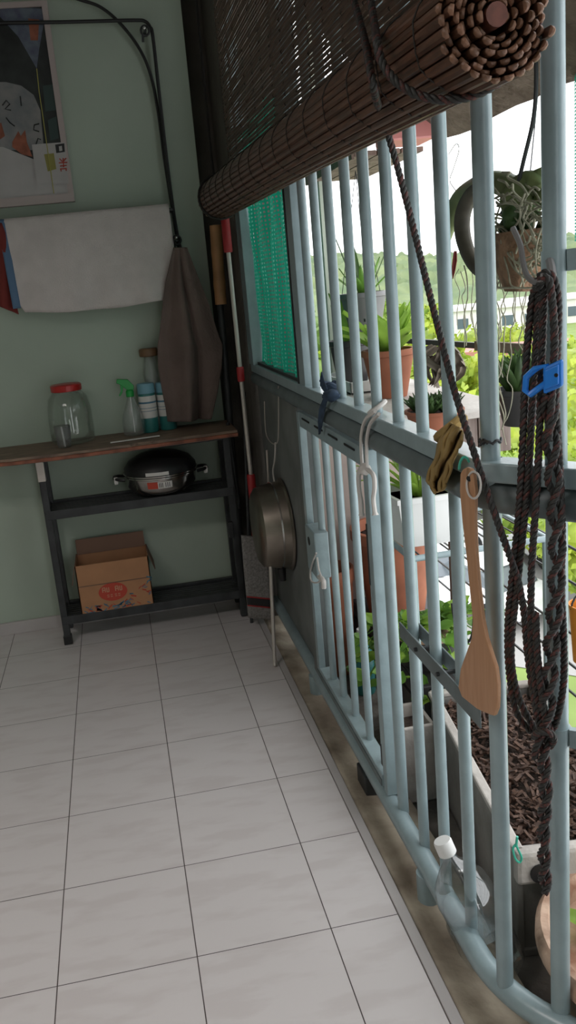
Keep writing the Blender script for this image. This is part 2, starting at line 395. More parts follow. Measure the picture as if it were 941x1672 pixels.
def resample(pts, step):
    pts = [Vector(p) for p in pts]; out = [pts[0]]; acc = 0.0
    for a, b in zip(pts, pts[1:]):
        d = (b - a).length
        if d < 1e-9: continue
        t = step - acc
        while t <= d:
            out.append(a + (b - a) * (t / d)); t += step
        acc = (acc + d) % step
    out.append(pts[-1]); return out
def strands(pts, R, r, pitch=0.028, k=3, n=5, step=0.003, ph=0.0):
    """k paths twisting about a centre line"""
    c = resample(pts, step); res = [[] for _ in range(k)]; prev = None; L = 0
    for i, p in enumerate(c):
        t = (c[min(i + 1, len(c) - 1)] - c[max(i - 1, 0)]).normalized()
        if prev is None: prev = t.orthogonal().normalized()
        else:
            q = prev - t * prev.dot(t); prev = q.normalized() if q.length > 1e-6 else t.orthogonal().normalized()
        bn = t.cross(prev)
        if i: L += (c[i] - c[i - 1]).length
        for j in range(k):
            an = 2 * math.pi * (L / pitch + j / k) + ph
            res[j].append(p + (prev * math.cos(an) + bn * math.sin(an)) * R)
    return res
def ribbon(b, pts, w, nrm, curl=0.0, taper=True, nseg=4):
    """leaf blade along pts, width w, facing nrm, cupped by curl"""
    pts = [Vector(p) for p in pts]; nrm = Vector(nrm).normalized(); m = len(pts); o = len(b.v)
    for i, p in enumerate(pts):
        t = (pts[min(i + 1, m - 1)] - pts[max(i - 1, 0)]).normalized()
        sd = t.cross(nrm); sd = sd.normalized() if sd.length > 1e-5 else t.orthogonal().normalized()
        up = sd.cross(t)
        f = i / (m - 1)
        ww = w * (math.sin(math.pi * min(1, 0.18 + 0.82 * f)) ** 0.7 if taper else 1.0) + 1e-4
        for k in range(nseg + 1):
            q = k / nseg * 2 - 1
            b.v.append(p + sd * (q * ww / 2) + up * (curl * w * q * q))
    for i in range(m - 1):
        for k in range(nseg):
            a = o + i * (nseg + 1) + k; b.f.append((a, a + 1, a + nseg + 2, a + nseg + 1))
    return b

# ================================================================== THE ROOM
WY = 3.577          # end wall
RX = 0.57           # grille plane
XL = -3.0
struct('floor', B().box(XL, 0.462, -1.6, WY, -0.12, 0.0), M['tile'])
struct('ceiling', B().box(XL, 1.05, -1.6, 3.72, 2.64, 2.74), M['ceil'])
struct('wall_back', B().box(XL, 0.445, WY, 3.72, -0.12, 2.64), M['wall'])
struct('wall_left', B().box(XL - 0.12, XL, -1.6, 3.72, -0.12, 2.74), M['wall'])
struct('wall_front', B().box(XL, 0.462, -1.72, -1.6, -0.12, 2.74), M['wall'])
wr = B(); wr.box(0.445, 0.80, 3.66, 3.74, -0.2, 2.64); wr.box(0.535, 0.80, 3.34, 3.66, -0.2, 2.64)
wr.box(0.98, 1.06, -1.72, 0.55, -0.3, 2.64)
struct('wall_right', wr, M['pillar'])
struct('baseboard_back', B().box(XL, 0.445, WY - 0.012, WY, 0.0, 0.056), M['trim'], bevel=0.002)
struct('trim_1', B().box(0.464, 0.488, -1.6, 3.56, -0.10, 0.004), M['trim'], bevel=0.002)
def kerb(u, v):
    y = -1.6 + v * 5.2; x = 0.488 + u * 0.17
    z = -0.012 - 0.02 * u + 0.004 * math.sin(y * 7 + u * 3) - (0.05 if u > 0.99 else 0)
    return (x, y, z)
kb = B().grid(kerb, 10, 60); struct('trim_2', kb, M['conc'], smooth='all', thick=0.02)
struct('outside_ledge', B().box(0.60, 1.22, -1.6, 3.7, -0.25, -0.07), M['ledge'])
struct('wall_outer', B().box(0.66, 1.06, 3.02, 3.10, -0.07, 0.97), M['partition'])

yc_ = on_x(543, 430, 0.86).y
struct('outside_column', B().box(.83, .875, yc_, yc_ + .05, -.07, 2.64), mat('pale_column_paint', (.5, .54, .45), .8))

# ================================================================== THE GRILLE
D2 = Vector((0.62, -0.785, 0)).normalized()
P1 = Vector((RX, 1.215, 0))
def rail_path(x, z, y0=3.33, L=0.55, rnd=0.0):
    p1 = Vector((x, 1.215 + (x - RX) * 0.35, z))
    if not rnd: return [(x, y0, z), p1, p1 + D2 * L]
    pts = [Vector((x, y0, z))]
    for i in range(9):
        t = i / 8; a = p1 + Vector((0, rnd, 0)); c = p1 + D2 * rnd
        pts.append(a * (1 - t) ** 2 + p1 * 2 * t * (1 - t) + c * t * t)
    return pts + [p1 + D2 * L]
g = thing('security_grille', 'pale blue-grey welded bar grille with a small gate between room and plant ledge', 'grille', (RX, 2.2, -0.03))
hr = B()
p = rail_path(RX, 1.075)
hr.beam(p[0], p[1], 0.05, 0.032); hr.beam(Vector(p[1]) + D2 * -0.012, p[2], 0.05, 0.032)
mk('top_rail', hr, M['grille'], g, bevel=0.003)
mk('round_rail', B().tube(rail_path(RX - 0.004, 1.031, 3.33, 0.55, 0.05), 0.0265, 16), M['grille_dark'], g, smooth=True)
mk('bottom_rail', B().tube(rail_path(RX - 0.012, 0.062, 3.33, 0.55, 0.10), 0.0235, 16), M['grille'], g, smooth=True)
UP = [2.345, 2.215, 2.075, 1.925, 1.785, 1.645, 1.507, 1.372]
for y in UP: mk('bar', B().tube([(RX, y, 1.088), (RX, y, 2.62)], 0.0122, 14), M['grille'], g, smooth=True)
LOW = [1.623, 1.494, 1.363]
for y in LOW: mk('bar', B().tube([(RX, y, 0.07), (RX, y, 1.02)], 0.0122, 14), M['grille'], g, smooth=True)
mk('gate_post', B().tube([(RX, 1.767, 0.07), (RX, 1.767, 1.02)], 0.0135, 14), M['grille'], g, smooth=True)
def post(p, r, z0=0.07):
    q = mk('post', B().tube([(p.x, p.y, z0), (p.x, p.y, 2.62)], r, 18), M['grille'], g, smooth=True)
    return q
post(P1, 0.0152)
P2 = Vector((0.637, 1.135, 0))
q2 = post(P2, 0.0165, 0.05)
for z0, z1 in ((1.372, 1.402), (0.618, 0.65)):
    s_ = B(); s_.tube([(P2.x, P2.y, z0), (P2.x, P2.y, z1)], 0.0185, 18)
    s_.beam(P2 + Vector((0.012, -0.014, (z0 + z1) / 2)), P2 + Vector((0.07, -0.06, (z0 + z1) / 2 + 0.002)), 0.012, (z1 - z0))
    mk('pipe_clamp', s_, M['grille'], q2, smooth=True)
for k in (0.23, 0.36):
    p = P1 + D2 * k
    mk('bar', B().tube([(p.x, p.y, 0.07), (p.x, p.y, 2.62)], 0.0122, 14), M['grille'], g, smooth=True)
mk('upright', B().box(RX - 0.02, RX + 0.016, 2.405, 2.475, 1.088, 2.62), M['grille'], g, bevel=0.002)
mk('sheet_panel', B().box(RX - 0.004, RX + 0.004, 2.56, 3.335, 0.075, 1.06), M['panel'], g)
mk('mullion', B().box(RX - 0.022, RX + 0.02, 2.54, 2.60, 0.06, 1.01), M['panel'], g, bevel=0.002)
for y in (1.56, 2.60):
    mk('foot', B().tube([(RX - 0.02, y, -0.03), (RX - 0.02, y, 0.06)], 0.025, 16), M['grille'], g, smooth=True)
mk('foot', B().box(RX - 0.04, RX + 0.0, 1.965, 2.05, -0.03, 0.05), M['dark_metal'], g, bevel=0.003)
# horizontal latch straps, one each side of the bars
lb = B(); lb.box(RX - 0.020, RX - 0.0165, 1.245, 1.66, 0.600, 0.636)
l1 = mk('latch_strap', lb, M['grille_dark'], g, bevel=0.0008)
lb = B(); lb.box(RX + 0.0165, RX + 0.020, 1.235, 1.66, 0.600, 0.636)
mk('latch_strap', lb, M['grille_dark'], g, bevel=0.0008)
for y in (1.55, 1.43):
    mk('bolt', B().tube([(RX - 0.026, y, 0.618), (RX + 0.024, y, 0.618)], 0.0045, 8), M['dark_metal'], l1, smooth=True)
# the gate
gate = B()
gate.box(RX - 0.026, RX - 0.004, 2.505, 2.535, 0.10, 1.0)          # hinge-less stile with the lock
gate.box(RX - 0.022, RX + 0.018, 1.822, 1.852, 0.085, 1.0)
gate.box(RX - 0.024, RX - 0.006, 1.852, 2.505, 0.955, 1.002)
gate.box(RX - 0.026, RX + 0.014, 1.852, 2.505, 0.094, 0.130)
gt = mk('gate', gate, M['grille'], g, bevel=0.002)
gs = B(); gs.box(RX - 0.0285, RX - 0.026, 1.852, 2.535, 0.098, 0.116)
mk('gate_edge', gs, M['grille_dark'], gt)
for y in (2.415, 2.294, 2.168, 2.03): mk('gate_bar', B().tube([(RX, y, 0.12), (RX, y, 0.97)], 0.0112, 12), M['grille'], gt, smooth=True)
mk('gate_bar', B().tube([(RX + 0.002, 1.905, 0.12), (RX + 0.002, 1.905, 0.97)], 0.0095, 12), M['grille'], gt, smooth=True)
lk = B(); lk.box(RX - 0.036, RX + 0.01, 2.38, 2.50, 0.49, 0.64)
mk('lock_box', lk, M['grille'], gt, bevel=0.004)
mk('lock_hole', B().tube([(RX - 0.0372, 2.455, 0.595), (RX - 0.030, 2.455, 0.595)], 0.014, 16), M['black'], gt)
hb = B(); hb.box(RX - 0.012, RX + 0.012, 1.852, 1.90, 0.64, 0.80); hb.box(RX - 0.016, RX - 0.012, 1.86, 1.885, 0.14, 0.20)
mk('hinge_plate', hb, M['dark_metal'], gt, bevel=0.002)
for k in range(4):
    y0 = 2.46 - k * 0.155
    mk('weld_slot', B().box(RX - 0.0265, RX - 0.024, y0 - 0.09, y0, 0.984, 0.989), M['black'], gt)
# frame of the netted opening, fixed to the grille
nf = B(); nf.box(RX - 0.03, RX + 0.02, 3.24, 3.335, 1.09, 2.62)
nf.box(RX - 0.006, RX + 0.016, 2.476, 2.50, 1.09, 2.62)
mk('net_frame', nf, M['grille'], g, bevel=0.002)
nf = B(); nf.box(RX - 0.012, RX + 0.012, 2.50, 3.24, 1.088, 1.102); nf.box(RX - 0.022, RX + 0.012, 2.478, 2.492, 1.09, 2.62)
mk('net_frame_edge', nf, M['dark_metal'], g)

# green shade net in the frame
def netf(u, v):
    y = 3.235 - u * 0.735; z = 1.10 + v * 0.85
    x = RX + 0.006 + 0.010 * math.sin(u * 26 + 1.3 * math.sin(v * 5)) + 0.006 * math.sin(u * 47 + v * 4) - 0.012 * math.exp(-((u - 0.25) / 0.2) ** 2 - ((v - 0.55) / 0.2) ** 2)
    return (x, y, z)
o = mk('shade_net', B().grid(netf, 70, 40), M['net'], smooth='all')
tag(o, 'crumpled green shade net stretched in the frame beside the bamboo blind', 'net')

# ================================================================== BAMBOO BLIND
bl = thing('bamboo_blind', 'dark brown bamboo roll-up blind, half rolled, hung above the grille', 'blind', (0.5, 2.05, 1.6))
Y0, Y1 = 0.955, 3.175
ZA = lambda y: 1.658 + (y - 0.95) / 2.25 * 0.058                   # the roll sags a little towards the near end
RC = 0.452; RR = 0.070
RX_ = lambda y: RC + 0.014 * (1 - (y - 0.95) / 2.25)
cur = B(); rnd = random.Random(3)
zz = 0.0; k = 0
while zz < 0.93:
    h = rnd.uniform(0.0085, 0.0115); gap = rnd.uniform(0.0006, 0.0019)
    n = 26; ph = rnd.uniform(0, 6.28); am = rnd.uniform(0.0002, 0.0008)
    e0, e1 = rnd.uniform(-.008, .008), rnd.uniform(-.008, .008)
    def zc(t): return 1.675 + zz + 0.07 * t * (1 - zz / 0.95) + am * math.sin(t * 17 + ph) + am * 0.7 * math.sin(t * 41 + ph * 2)
    rows = []
    for i in range(n + 1):
        t = i / n; y = (Y0 + e0) + t * (Y1 - Y0 + e1 - e0); z = zc(t)
        rows.append([(0.512, y, z), (0.509, y, z + h * .5), (0.512, y, z + h), (0.5155, y, z + h * .5)])
    vs = [q for r_ in rows for q in r_]; fs = []
    for i in range(n):
        for j in range(4): fs.append((i * 4 + j, i * 4 + (j + 1) % 4, i * 4 + 4 + (j + 1) % 4, i * 4 + 4 + j))
    fs += [(3, 2, 1, 0), (n * 4, n * 4 + 1, n * 4 + 2, n * 4 + 3)]
    cur.add(vs, fs); zz += h + gap
mk('slat_curtain', cur, M['bamboo'], bl)
st = B()
for i in range(17):
    y = Y0 + 0.06 + i * (Y1 - Y0 - 0.12) / 16
    st.tube([(0.5165 + (-.0085 if j % 2 else 0.001), y + 0.002 * math.sin(j * 2.1), 1.72 + j * 0.012) for j in range(76)], 0.0011, 4)
mk('stitching', st, M['cord'], bl)
mk('head_rail', B().beam((0.512, Y0, 2.60), (0.512, Y1, 2.60), 0.03, 0.05), M['bamboo'], bl, bevel=0.003)
# the roll: slats wound in a spiral
rol = B(); ends = B(); a = 0.0; r = 0.016
while r < RR - 0.002:
    w = 0.0136
    cs, sn = math.cos(a), math.sin(a); outer = r > RR - 0.0105
    j0, j1 = rnd.uniform(-.011, .006), rnd.uniform(-.012, .012)
    def ring(y):
        c = Vector((RX_(y), y, ZA(y)))
        er = Vector((cs, 0, sn)); et = Vector((-sn, 0, cs))
        fr = 1.0 + 0.06 * math.sin(y * 2.2 + 1) * (1 if outer else 0)
        return [c + er * (r * fr + dr) + et * dt for dr, dt in ((-.0035, -w * .44), (0.0004, -w * .44), (.0034, -w * .18), (.0034, w * .18), (0.0004, w * .44), (-.0035, w * .44))]
    n = 12; vs = []; fs = []
    for i in range(n + 1): vs += ring(Y0 + j0 + (Y1 - Y0 + j1 - j0) * i / n)
    for i in range(n):
        for j in range(6): fs.append((i * 6 + j, i * 6 + (j + 1) % 6, i * 6 + 6 + (j + 1) % 6, i * 6 + 6 + j))
    rol.add(vs, fs + [(n * 6, n * 6 + 1, n * 6 + 2, n * 6 + 3, n * 6 + 4, n * 6 + 5)])
    # rounded near end of the slat
    er = Vector((cs, 0, sn)); et = Vector((-sn, 0, cs)); c = Vector((RX_(Y0), Y0 + j0, ZA(Y0))) + er * r
    hs = [ring(Y0 + j0), [q + Vector((0, -.003, 0)) + (c - q) * 0.25 for q in ring(Y0 + j0)], [q + Vector((0, -.0045, 0)) + (c - q) * 0.62 for q in ring(Y0 + j0)]]
    o_ = [q for h_ in hs for q in h_]; fs = []
    for i in range(2):
        for j in range(6): fs.append((i * 6 + j, i * 6 + (j + 1) % 6, i * 6 + 6 + (j + 1) % 6, i * 6 + 6 + j))
    ends.add(o_, fs + [(12, 13, 14, 15, 16, 17)])
    da = w / r * 1.04; a += da; r += 0.0087 * da / (2 * math.pi)
mk('roll', rol, M['bamboo'], bl, smooth=True)
mk('slat_ends', ends, M['bamboo_end'], bl, smooth=True)
mk('dowel', B().tube([(RX_(Y0), Y0 - 0.008, ZA(Y0)), (RX_(Y1), Y1 + 0.01, ZA(Y1))], 0.013, 16), M['dowel'], bl, smooth=True)
RO = r - 0.0087 * .5 + 0.0045
for i in range(16):
    y = Y0 + 0.07 + i * (Y1 - Y0 - 0.12) / 15; fr = 1.0 + 0.06 * math.sin(y * 2.2 + 1)
    mk('stitch_ring', B().tube([(RX_(y) + (RO * fr) * math.cos(t * .2618), y + 0.004 * math.sin(t * 1.9), ZA(y) + (RO * fr) * math.sin(t * .2618)) for t in range(24)], 0.0011, 4, closed=True), M['cord'], bl)
# side cord at the far end
sc = B()
yy = 3.09; cc = [(RC + (RR + .006) * math.cos(math.radians(t)), yy, ZA(yy) + (RR + .006) * math.sin(math.radians(t))) for t in range(100, 371, 15)]
sc.tube([(0.440, yy, 2.60), (0.437, yy, 2.1), (0.436, yy, 1.85)] + cc + [(0.53, yy, 1.9), (0.53, yy, 2.6)], 0.0045, 8)
mk('side_cord', sc, M['cord'], bl, smooth=True)

# ================================================================== RACK AND PLANK BY THE END WALL
rk = thing('metal_rack', 'dark metal rack with two lower shelves against the pale green end wall', 'rack', (0.04, 3.45, 0))
XA, XB, YF, YB = -0.345, 0.415, 3.365, 3.535
for x in (XA, XB):
    for y in (YF, YB):
        lean = 0.0
        b = B(); b.obox((x, y, 0.405), (0.028, 0, 0), (0, 0.028, 0), (0, 0, 0.80))
        lg = mk('leg', b, M['dark_metal'], rk, bevel=0.003)
        if x == XA and y == YF:
            q = mk('bare_tube', B().obox((x - 0.001, y - 0.001, 0.755), (0.031, 0, 0), (0, 0.031, 0), (0, 0, 0.085)), M['mop_pole'], lg, bevel=0.002); q['label'] = 'pale bare metal end of the leg'
            b = B(); b.obox((x, y, 0.02), (0.035, 0, 0), (0, 0.035, 0), (0, 0, 0.04)); mk('foot_cap', b, M['black'], lg, bevel=0.003)
for z in (0.575, 0.115):
    b = B(); b.box(XA - 0.01, XB + 0.01, YF - 0.016, YF, z - 0.025, z + 0.012); b.box(XA - 0.01, XB + 0.01, YB, YB + 0.016, z - 0.025, z + 0.012)
    b.box(XA - 0.01, XA + 0.006, YF, YB, z - 0.025, z + 0.012); b.box(XB - 0.006, XB + 0.01, YF, YB, z - 0.025, z + 0.012)
    n = 7
    for i in range(n):
        y = YF + 0.012 + (YB - YF - 0.024) * i / (n - 1); b.box(XA, XB, y - 0.009, y + 0.009, z - 0.004, z + 0.002)
    mk('shelf', b, M['dark_metal'], rk, bevel=0.002)
b = B(); b.box(XA - 0.02, XB + 0.02, YF - 0.01, YF + 0.012, 0.79, 0.806); b.box(XA - 0.02, XB + 0.02, YB - 0.012, YB + 0.01, 0.79, 0.806)
mk('top_frame', b, M['dark_metal'], rk, bevel=0.002)
mk('side_bracket', B().box(XB - 0.03, XB - 0.01, YF - 0.03, YF - 0.012, 0.37, 0.44), M['black'], rk, bevel=0.002)

pl = B(); n = 40; vs = []; fs = []; rp = random.Random(5)
for i in range(n + 1):
    x = -0.78 + 1.235 * i / n; yf = 3.262 + 0.010 * math.sin(x * 5) + rp.uniform(-.003, .003) + (0.012 if 0.03 < x < 0.10 else 0); dz = -0.004 * math.cos(x * 3)
    vs += [(x, yf, 0.812 + dz), (x, yf + 0.004, 0.838 + dz), (x, 3.565, 0.838), (x, 3.565, 0.812)]
for i in range(n):
    for j in range(4): fs.append((i * 4 + j, i * 4 + (j + 1) % 4, i * 4 + 4 + (j + 1) % 4, i * 4 + 4 + j))
pl.add(vs, fs + [(0, 1, 2, 3), (n * 4, n * 4 + 1, n * 4 + 2, n * 4 + 3)])
o = thing('wooden_plank', 'long worn wooden plank laid as a tabletop across the dark metal rack', 'plank', (0, 3.4, 0.812))
mk('board', pl, M['plank'], o)
pe = B(); vs = []; fs = []
for i in range(n + 1):
    x = -0.78 + 1.235 * i / n; yf = 3.260 + 0.010 * math.sin(x * 5); dz = -0.004 * math.cos(x * 3)
    vs += [(x, yf - 0.0035, 0.815 + dz), (x, yf - 0.0035, 0.827 + dz), (x, yf + 0.006, 0.828 + dz), (x, yf + 0.006, 0.815 + dz)]
for i in range(n):
    for j in range(4): fs.append((i * 4 + j, i * 4 + (j + 1) % 4, i * 4 + 4 + (j + 1) % 4, i * 4 + 4 + j))
pe.add(vs, fs + [(0, 1, 2, 3), (n * 4, n * 4 + 1, n * 4 + 2, n * 4 + 3)])
mk('edge_strip', pe, M['plank_edge'], o)['label'] = 'reddish raw front edge'
TZ = 0.8385
# glass jar with the red lid
jx, jy = -0.205, 3.475
t = thing('glass_jar', 'large clear glass jar with a red screw lid on the plank', 'jar', (jx, jy, TZ))
mk('body', B().lathe([(0.0, .002), (0.080, .002), (0.090, .012), (0.092, .05), (0.090, .14), (0.082, .185), (0.064, .205), (0.058, .212), (0.058, .235), (0.0545, .235), (0.0545, .212), (0.060, .20), (0.078, .182), (0.0865, .14), (0.0885, .05), (0.086, .014), (0.0, .008)], (jx, jy, TZ), 36), M['glass'], t, smooth='all')
mk('lid', B().lathe([(0.0, .242), (0.058, .242), (0.063, .238), (0.063, .216), (0.061, .214), (0.059, .216), (0.059, .236), (0.0, .237)], (jx, jy, TZ), 36), M['red_lid'], t, smooth=True)
jx, jy = -0.237, 3.365
t = thing('plastic_cup', 'small clear cup standing in front of the red-lidded glass jar', 'cup', (jx, jy, TZ))
mk('body', B().lathe([(0.0, .001), (0.026, .001), (0.034, .088), (0.0325, .088), (0.025, .003), (0.0, .003)], (jx, jy, TZ), 28), M['cloudy'], t, smooth='all')
mk('highlight_streak', B().tube([(jx + .002, jy - .006, TZ + .004), (jx - .004, jy + .010, TZ + .082)], 0.0036, 8), M['white_plastic'], t, smooth=True)  # white tube standing in for the bright highlight streak on the cup
# spray bottle
jx, jy = 0.050, 3.47
t = thing('spray_bottle', 'clear plastic spray bottle with a bright green trigger head', 'bottle', (jx, jy, TZ))
mk('body', B().lathe([(0, .001), (0.042, .001), (0.046, .01), (0.047, .055), (0.040, .09), (0.022, .135), (0.014, .155), (0.014, .165), (0.0125, .165), (0.0125, .155), (0.020, .135), (0.0385, .088), (0.045, .055), (0.044, .012), (0, .004)], (jx, jy, TZ), 28), M['cloudy'], t, smooth='all')
h = B(); h.lathe([(0.0, .16), (0.017, .16), (0.017, .182), (0.012, .19), (0.0, .19)], (jx, jy, TZ), 18)
h.prism([Vector((jx + a, jy - 0.011, TZ + c)) for a, c in ((.018, .188), (.020, .205), (-.002, .232), (-.046, .238), (-.050, .222), (-.036, .215), (-.010, .190))], (0, 0.022, 0))
hd = mk('trigger_head', h, M['green_plastic'], t, bevel=0.002)
mk('trigger', B().prism([Vector((jx + a, jy - 0.006, TZ + c)) for a, c in ((-.036, .216), (-.022, .206), (-.030, .180), (-.042, .166), (-.046, .170), (-.036, .188))], (0, 0.012, 0)), M['green_plastic'], hd, bevel=0.0015)
mk('dip_tube', B().tube([(jx, jy, TZ + .01), (jx, jy, TZ + .17)], 0.0025, 6), M['white_plastic'], t)
# two cleaner bottles behind
for jx, jy, ht, lab in ((0.118, 3.50, 0.205, 'teal cleaner bottle with pale blue top next to the green spray bottle'), (0.196, 3.515, 0.20, 'teal cleaner bottle with pale blue top half behind the hanging grey cloth')):
    t = thing('cleaner_bottle', lab, 'bottle', (jx, jy, TZ))
    mk('body', B().lathe([(0, .0), (0.034, .0), (0.036, .006), (0.036, ht * .78), (0.034, ht * .8)], (jx, jy, TZ), 24), M['teal_plastic'], t, smooth=True)
    mk('cap', B().lathe([(0.034, ht * .8), (0.037, ht * .8), (0.037, ht * .97), (0.034, ht), (0.0, ht)], (jx, jy, TZ), 24), M['blue_label'], t, smooth=True)
    l = mk('label', B().lathe([(0.0365, ht * .30), (0.0368, ht * .31), (0.0368, ht * .74), (0.0365, ht * .75)], (jx, jy, TZ), 24), M['white_label'], t, smooth=True)
    w = B()
    for i, z in enumerate((.60, .50, .44)):
        w.lathe([(0.0370, ht * z), (0.0372, ht * z), (0.0372, ht * (z + (.035 if i == 0 else .010))), (0.0370, ht * (z + (.035 if i == 0 else .010)))], (jx, jy, TZ), 24)
    mk('print_lines', w, M['blue_print'], l)
jx, jy = 0.150, 3.545
t = thing('storage_jar', 'tall clear jar with a brown lid behind the cleaner bottles', 'jar', (jx, jy - .01, TZ))
jy -= .01
mk('body', B().lathe([(0, .0), (0.028, .0), (0.030, .01), (0.030, .25), (0.022, .29), (0.022, .315), (0.020, .315), (0.020, .29), (0.028, .25), (0.028, .012), (0, .006)], (jx, jy + .0, TZ), 24), M['cloudy'], t, smooth='all')
mk('lid', B().lathe([(0, .345), (0.036, .345), (0.040, .34), (0.040, .315), (0.036, .312), (0, .312)], (jx, jy - .002, TZ), 24), M['brown_lid'], t, smooth=True)
b = B(); b.obox((0.045, 3.335, TZ + .003), (0.20, 0.02, 0), (-0.001, 0.012, 0), (0, 0, .004))
tag(mk('plastic_strip', b, M['white_label'], bevel=0.001), 'thin pale strip lying along the plank before the spray bottle', 'strip')
# steel pot with glass lid on the upper shelf
px_, py_ = 0.135, 3.46; PZ = 0.589
t = thing('steamer_pot', 'wide stainless pot with dark domed lid and stickers on the upper shelf', 'pot', (px_, py_, PZ))
mk('body', B().lathe([(0, .0), (0.10, .0), (0.128, .012), (0.145, .035), (0.150, .075), (0.155, .078), (0.155, .083), (0.147, .083), (0.143, .04), (0.12, .014), (0, .006)], (px_, py_, PZ), 48), M['steel'], t, smooth=True)
ld = mk('lid', B().lathe([(0.156, .084), (0.158, .088), (0.154, .094), (0.152, .112), (0.13, .140), (0.09, .160), (0.03, .172), (0, .173)], (px_, py_, PZ), 48), M['black'], t, smooth=True)
mk('lid_rim', B().lathe([(0.1555, .0865), (0.159, .0875), (0.159, .092), (0.1555, .093)], (px_, py_, PZ), 48), M['steel'], ld, smooth=True)
for s in (-1, 1):
    hb = B(); hb.tube([(px_ + s * .152, py_ - .045, PZ + .072), (px_ + s * .180, py_ - .040, PZ + .076), (px_ + s * .196, py_ - .02, PZ + .078), (px_ + s * .196, py_ + .02, PZ + .078), (px_ + s * .180, py_ + .040, PZ + .076), (px_ + s * .152, py_ + .045, PZ + .072)], 0.007, 8)
    h_ = mk('handle', hb, M['black'], t, smooth=True)
    q = mk('handle_clip', B().box(px_ + s * .190 - .008, px_ + s * .190 + .008, py_ - .032, py_ - .022, PZ + .055, PZ + .085), M['white_label'], h_, bevel=0.002); q['label'] = 'pale clip on the handle'
def band(a0, a1, z0, z1, r0, r1, off):
    b = B(); n = 8; vs = []
    for i in range(n + 1):
        a = math.radians(a0 + (a1 - a0) * i / n)
        for z, r in ((z0, r0 + off), (z1, r1 + off)): vs.append((px_ + r * math.cos(a), py_ + r * math.sin(a), PZ + z))
    b.add(vs, [(2 * i, 2 * i + 2, 2 * i + 3, 2 * i + 1) for i in range(n)]); return b
stk = mk('red_sticker', band(-116, -99, .040, .068, .1458, .1490, .0012), M['red_print'], t)
ws = mk('white_sticker', band(-99, -76, .040, .068, .1458, .1490, .0012), M['white_label'], t)
wl = B()
for a in (-97, -94.5, -92, -87, -84, -81): 
    q = band(a, a + 1.1, .044, .064, .1463, .1485, .0018); wl.add(q.v, q.f)
mk('sticker_print', wl, M['dark_metal'], ws)
ls = mk('lid_sticker', band(-116, -80, .095, .109, .154, .1525, .0012), M['white_label'], ld)
# cardboard box on the bottom shelf
bx = thing('cardboard_box', 'open brown cardboard box with a red oval print on the bottom shelf', 'box', (-0.12, 3.45, 0.118))
x0, x1, y0, y1, z0, z1 = -0.272, 0.034, 3.352, 3.53, 0.118, 0.338
b = B()
for q in ((x0, x1, y0, y0 + .004, z0, z1), (x0, x1, y1 - .004, y1, z0, z1 - .0), (x0, x0 + .004, y0, y1, z0, z1), (x1 - .004, x1, y0, y1, z0, z1), (x0, x1, y0, y1, z0, z0 + .004)): b.box(*q)
mk('body', b, M['card'], bx)
fb = B(); fb.obox((( x0 + x1) / 2, y1 + .005, z1 + .028), (x1 - x0 - .01, 0, 0), (0, .003, 0.0), (0, 0.022, .062)); mk('flap', fb, M['card_in'], bx)
fb = B(); fb.obox((x0 - .010, (y0 + y1) / 2, z1 - .040), (.003, 0, 0), (0, y1 - y0 - .01, 0), (0.022, 0, .085)); mk('flap', fb, M['card_in'], bx)
fb = B(); fb.obox((x1 + .012, (y0 + y1) / 2 + .02, z1 - .036), (.003, 0, 0), (0, y1 - y0 - .05, 0), (-0.024, 0, .080)); mk('flap', fb, M['card_in'], bx)
b = B(); b.box(x0 + .004, x1 - .004, y0 - .0012, y0 - .0002, z0 + .126, z0 + .130); mk('flap_seam', b, M['card_in'], bx)
ov = B(); cx_, cz_ = -0.130, z0 + .088
ov.poly([(cx_ + .060 * math.cos(i * .2094), y0 - .0012, cz_ + .040 * math.sin(i * .2094)) for i in range(30)])
ovo = mk('red_oval', ov, M['red_print'], bx)
tx = B()
def stroke(pts, w=.0042):
    for a, c in zip(pts, pts[1:]):
        a3 = Vector((cx_ + a[0], y0 - .0018, cz_ + a[1])); c3 = Vector((cx_ + c[0], y0 - .0018, cz_ + c[1])); tx.beam(a3, c3, .0012, w, (1, 0, .01) if abs(a[0] - c[0]) < abs(a[1] - c[1]) else (0, 0, 1))
for x in (-.042, .012):
    stroke([(x, .002), (x, .022), (x + .011, .022), (x + .011, .002)]); stroke([(x + .002, .012), (x + .011, .012)])
    stroke([(x + .018, .002), (x + .018, .022)]); stroke([(x + .018, .003), (x + .026, .003), (x + .026, .022)])
for x in (-.026, -.012, .006, .02): stroke([(x, -.020), (x + .009, -.020)], .003); stroke([(x, -.012), (x + .009, -.012)], .003)
mk('oval_text', tx, M['pale_print'], ovo)
rp = random.Random(11); pr = B(); prr = B()
for i in range(60):
    u = rp.uniform(0.05, .98); x = x0 + u * (x1 - x0); z = z0 + rp.uniform(.008, .035 + .11 * max(0, u - .55) * 2); s = rp.uniform(.006, .013)
    if abs(x - cx_) < .065 and abs(z - cz_) < .045: continue
    (pr if rp.random() < .72 else prr).obox((x, y0 - .0008, z), Vector((1, 0, rp.uniform(-1, 1))).normalized() * s * 2, (0, .001, 0), Vector((rp.uniform(-.4, .4), 0, 1)).normalized() * s * .5)
mk('blue_flower_print', pr, M['blue_print'], bx); mk('red_leaf_print', prr, M['red_print'], bx)

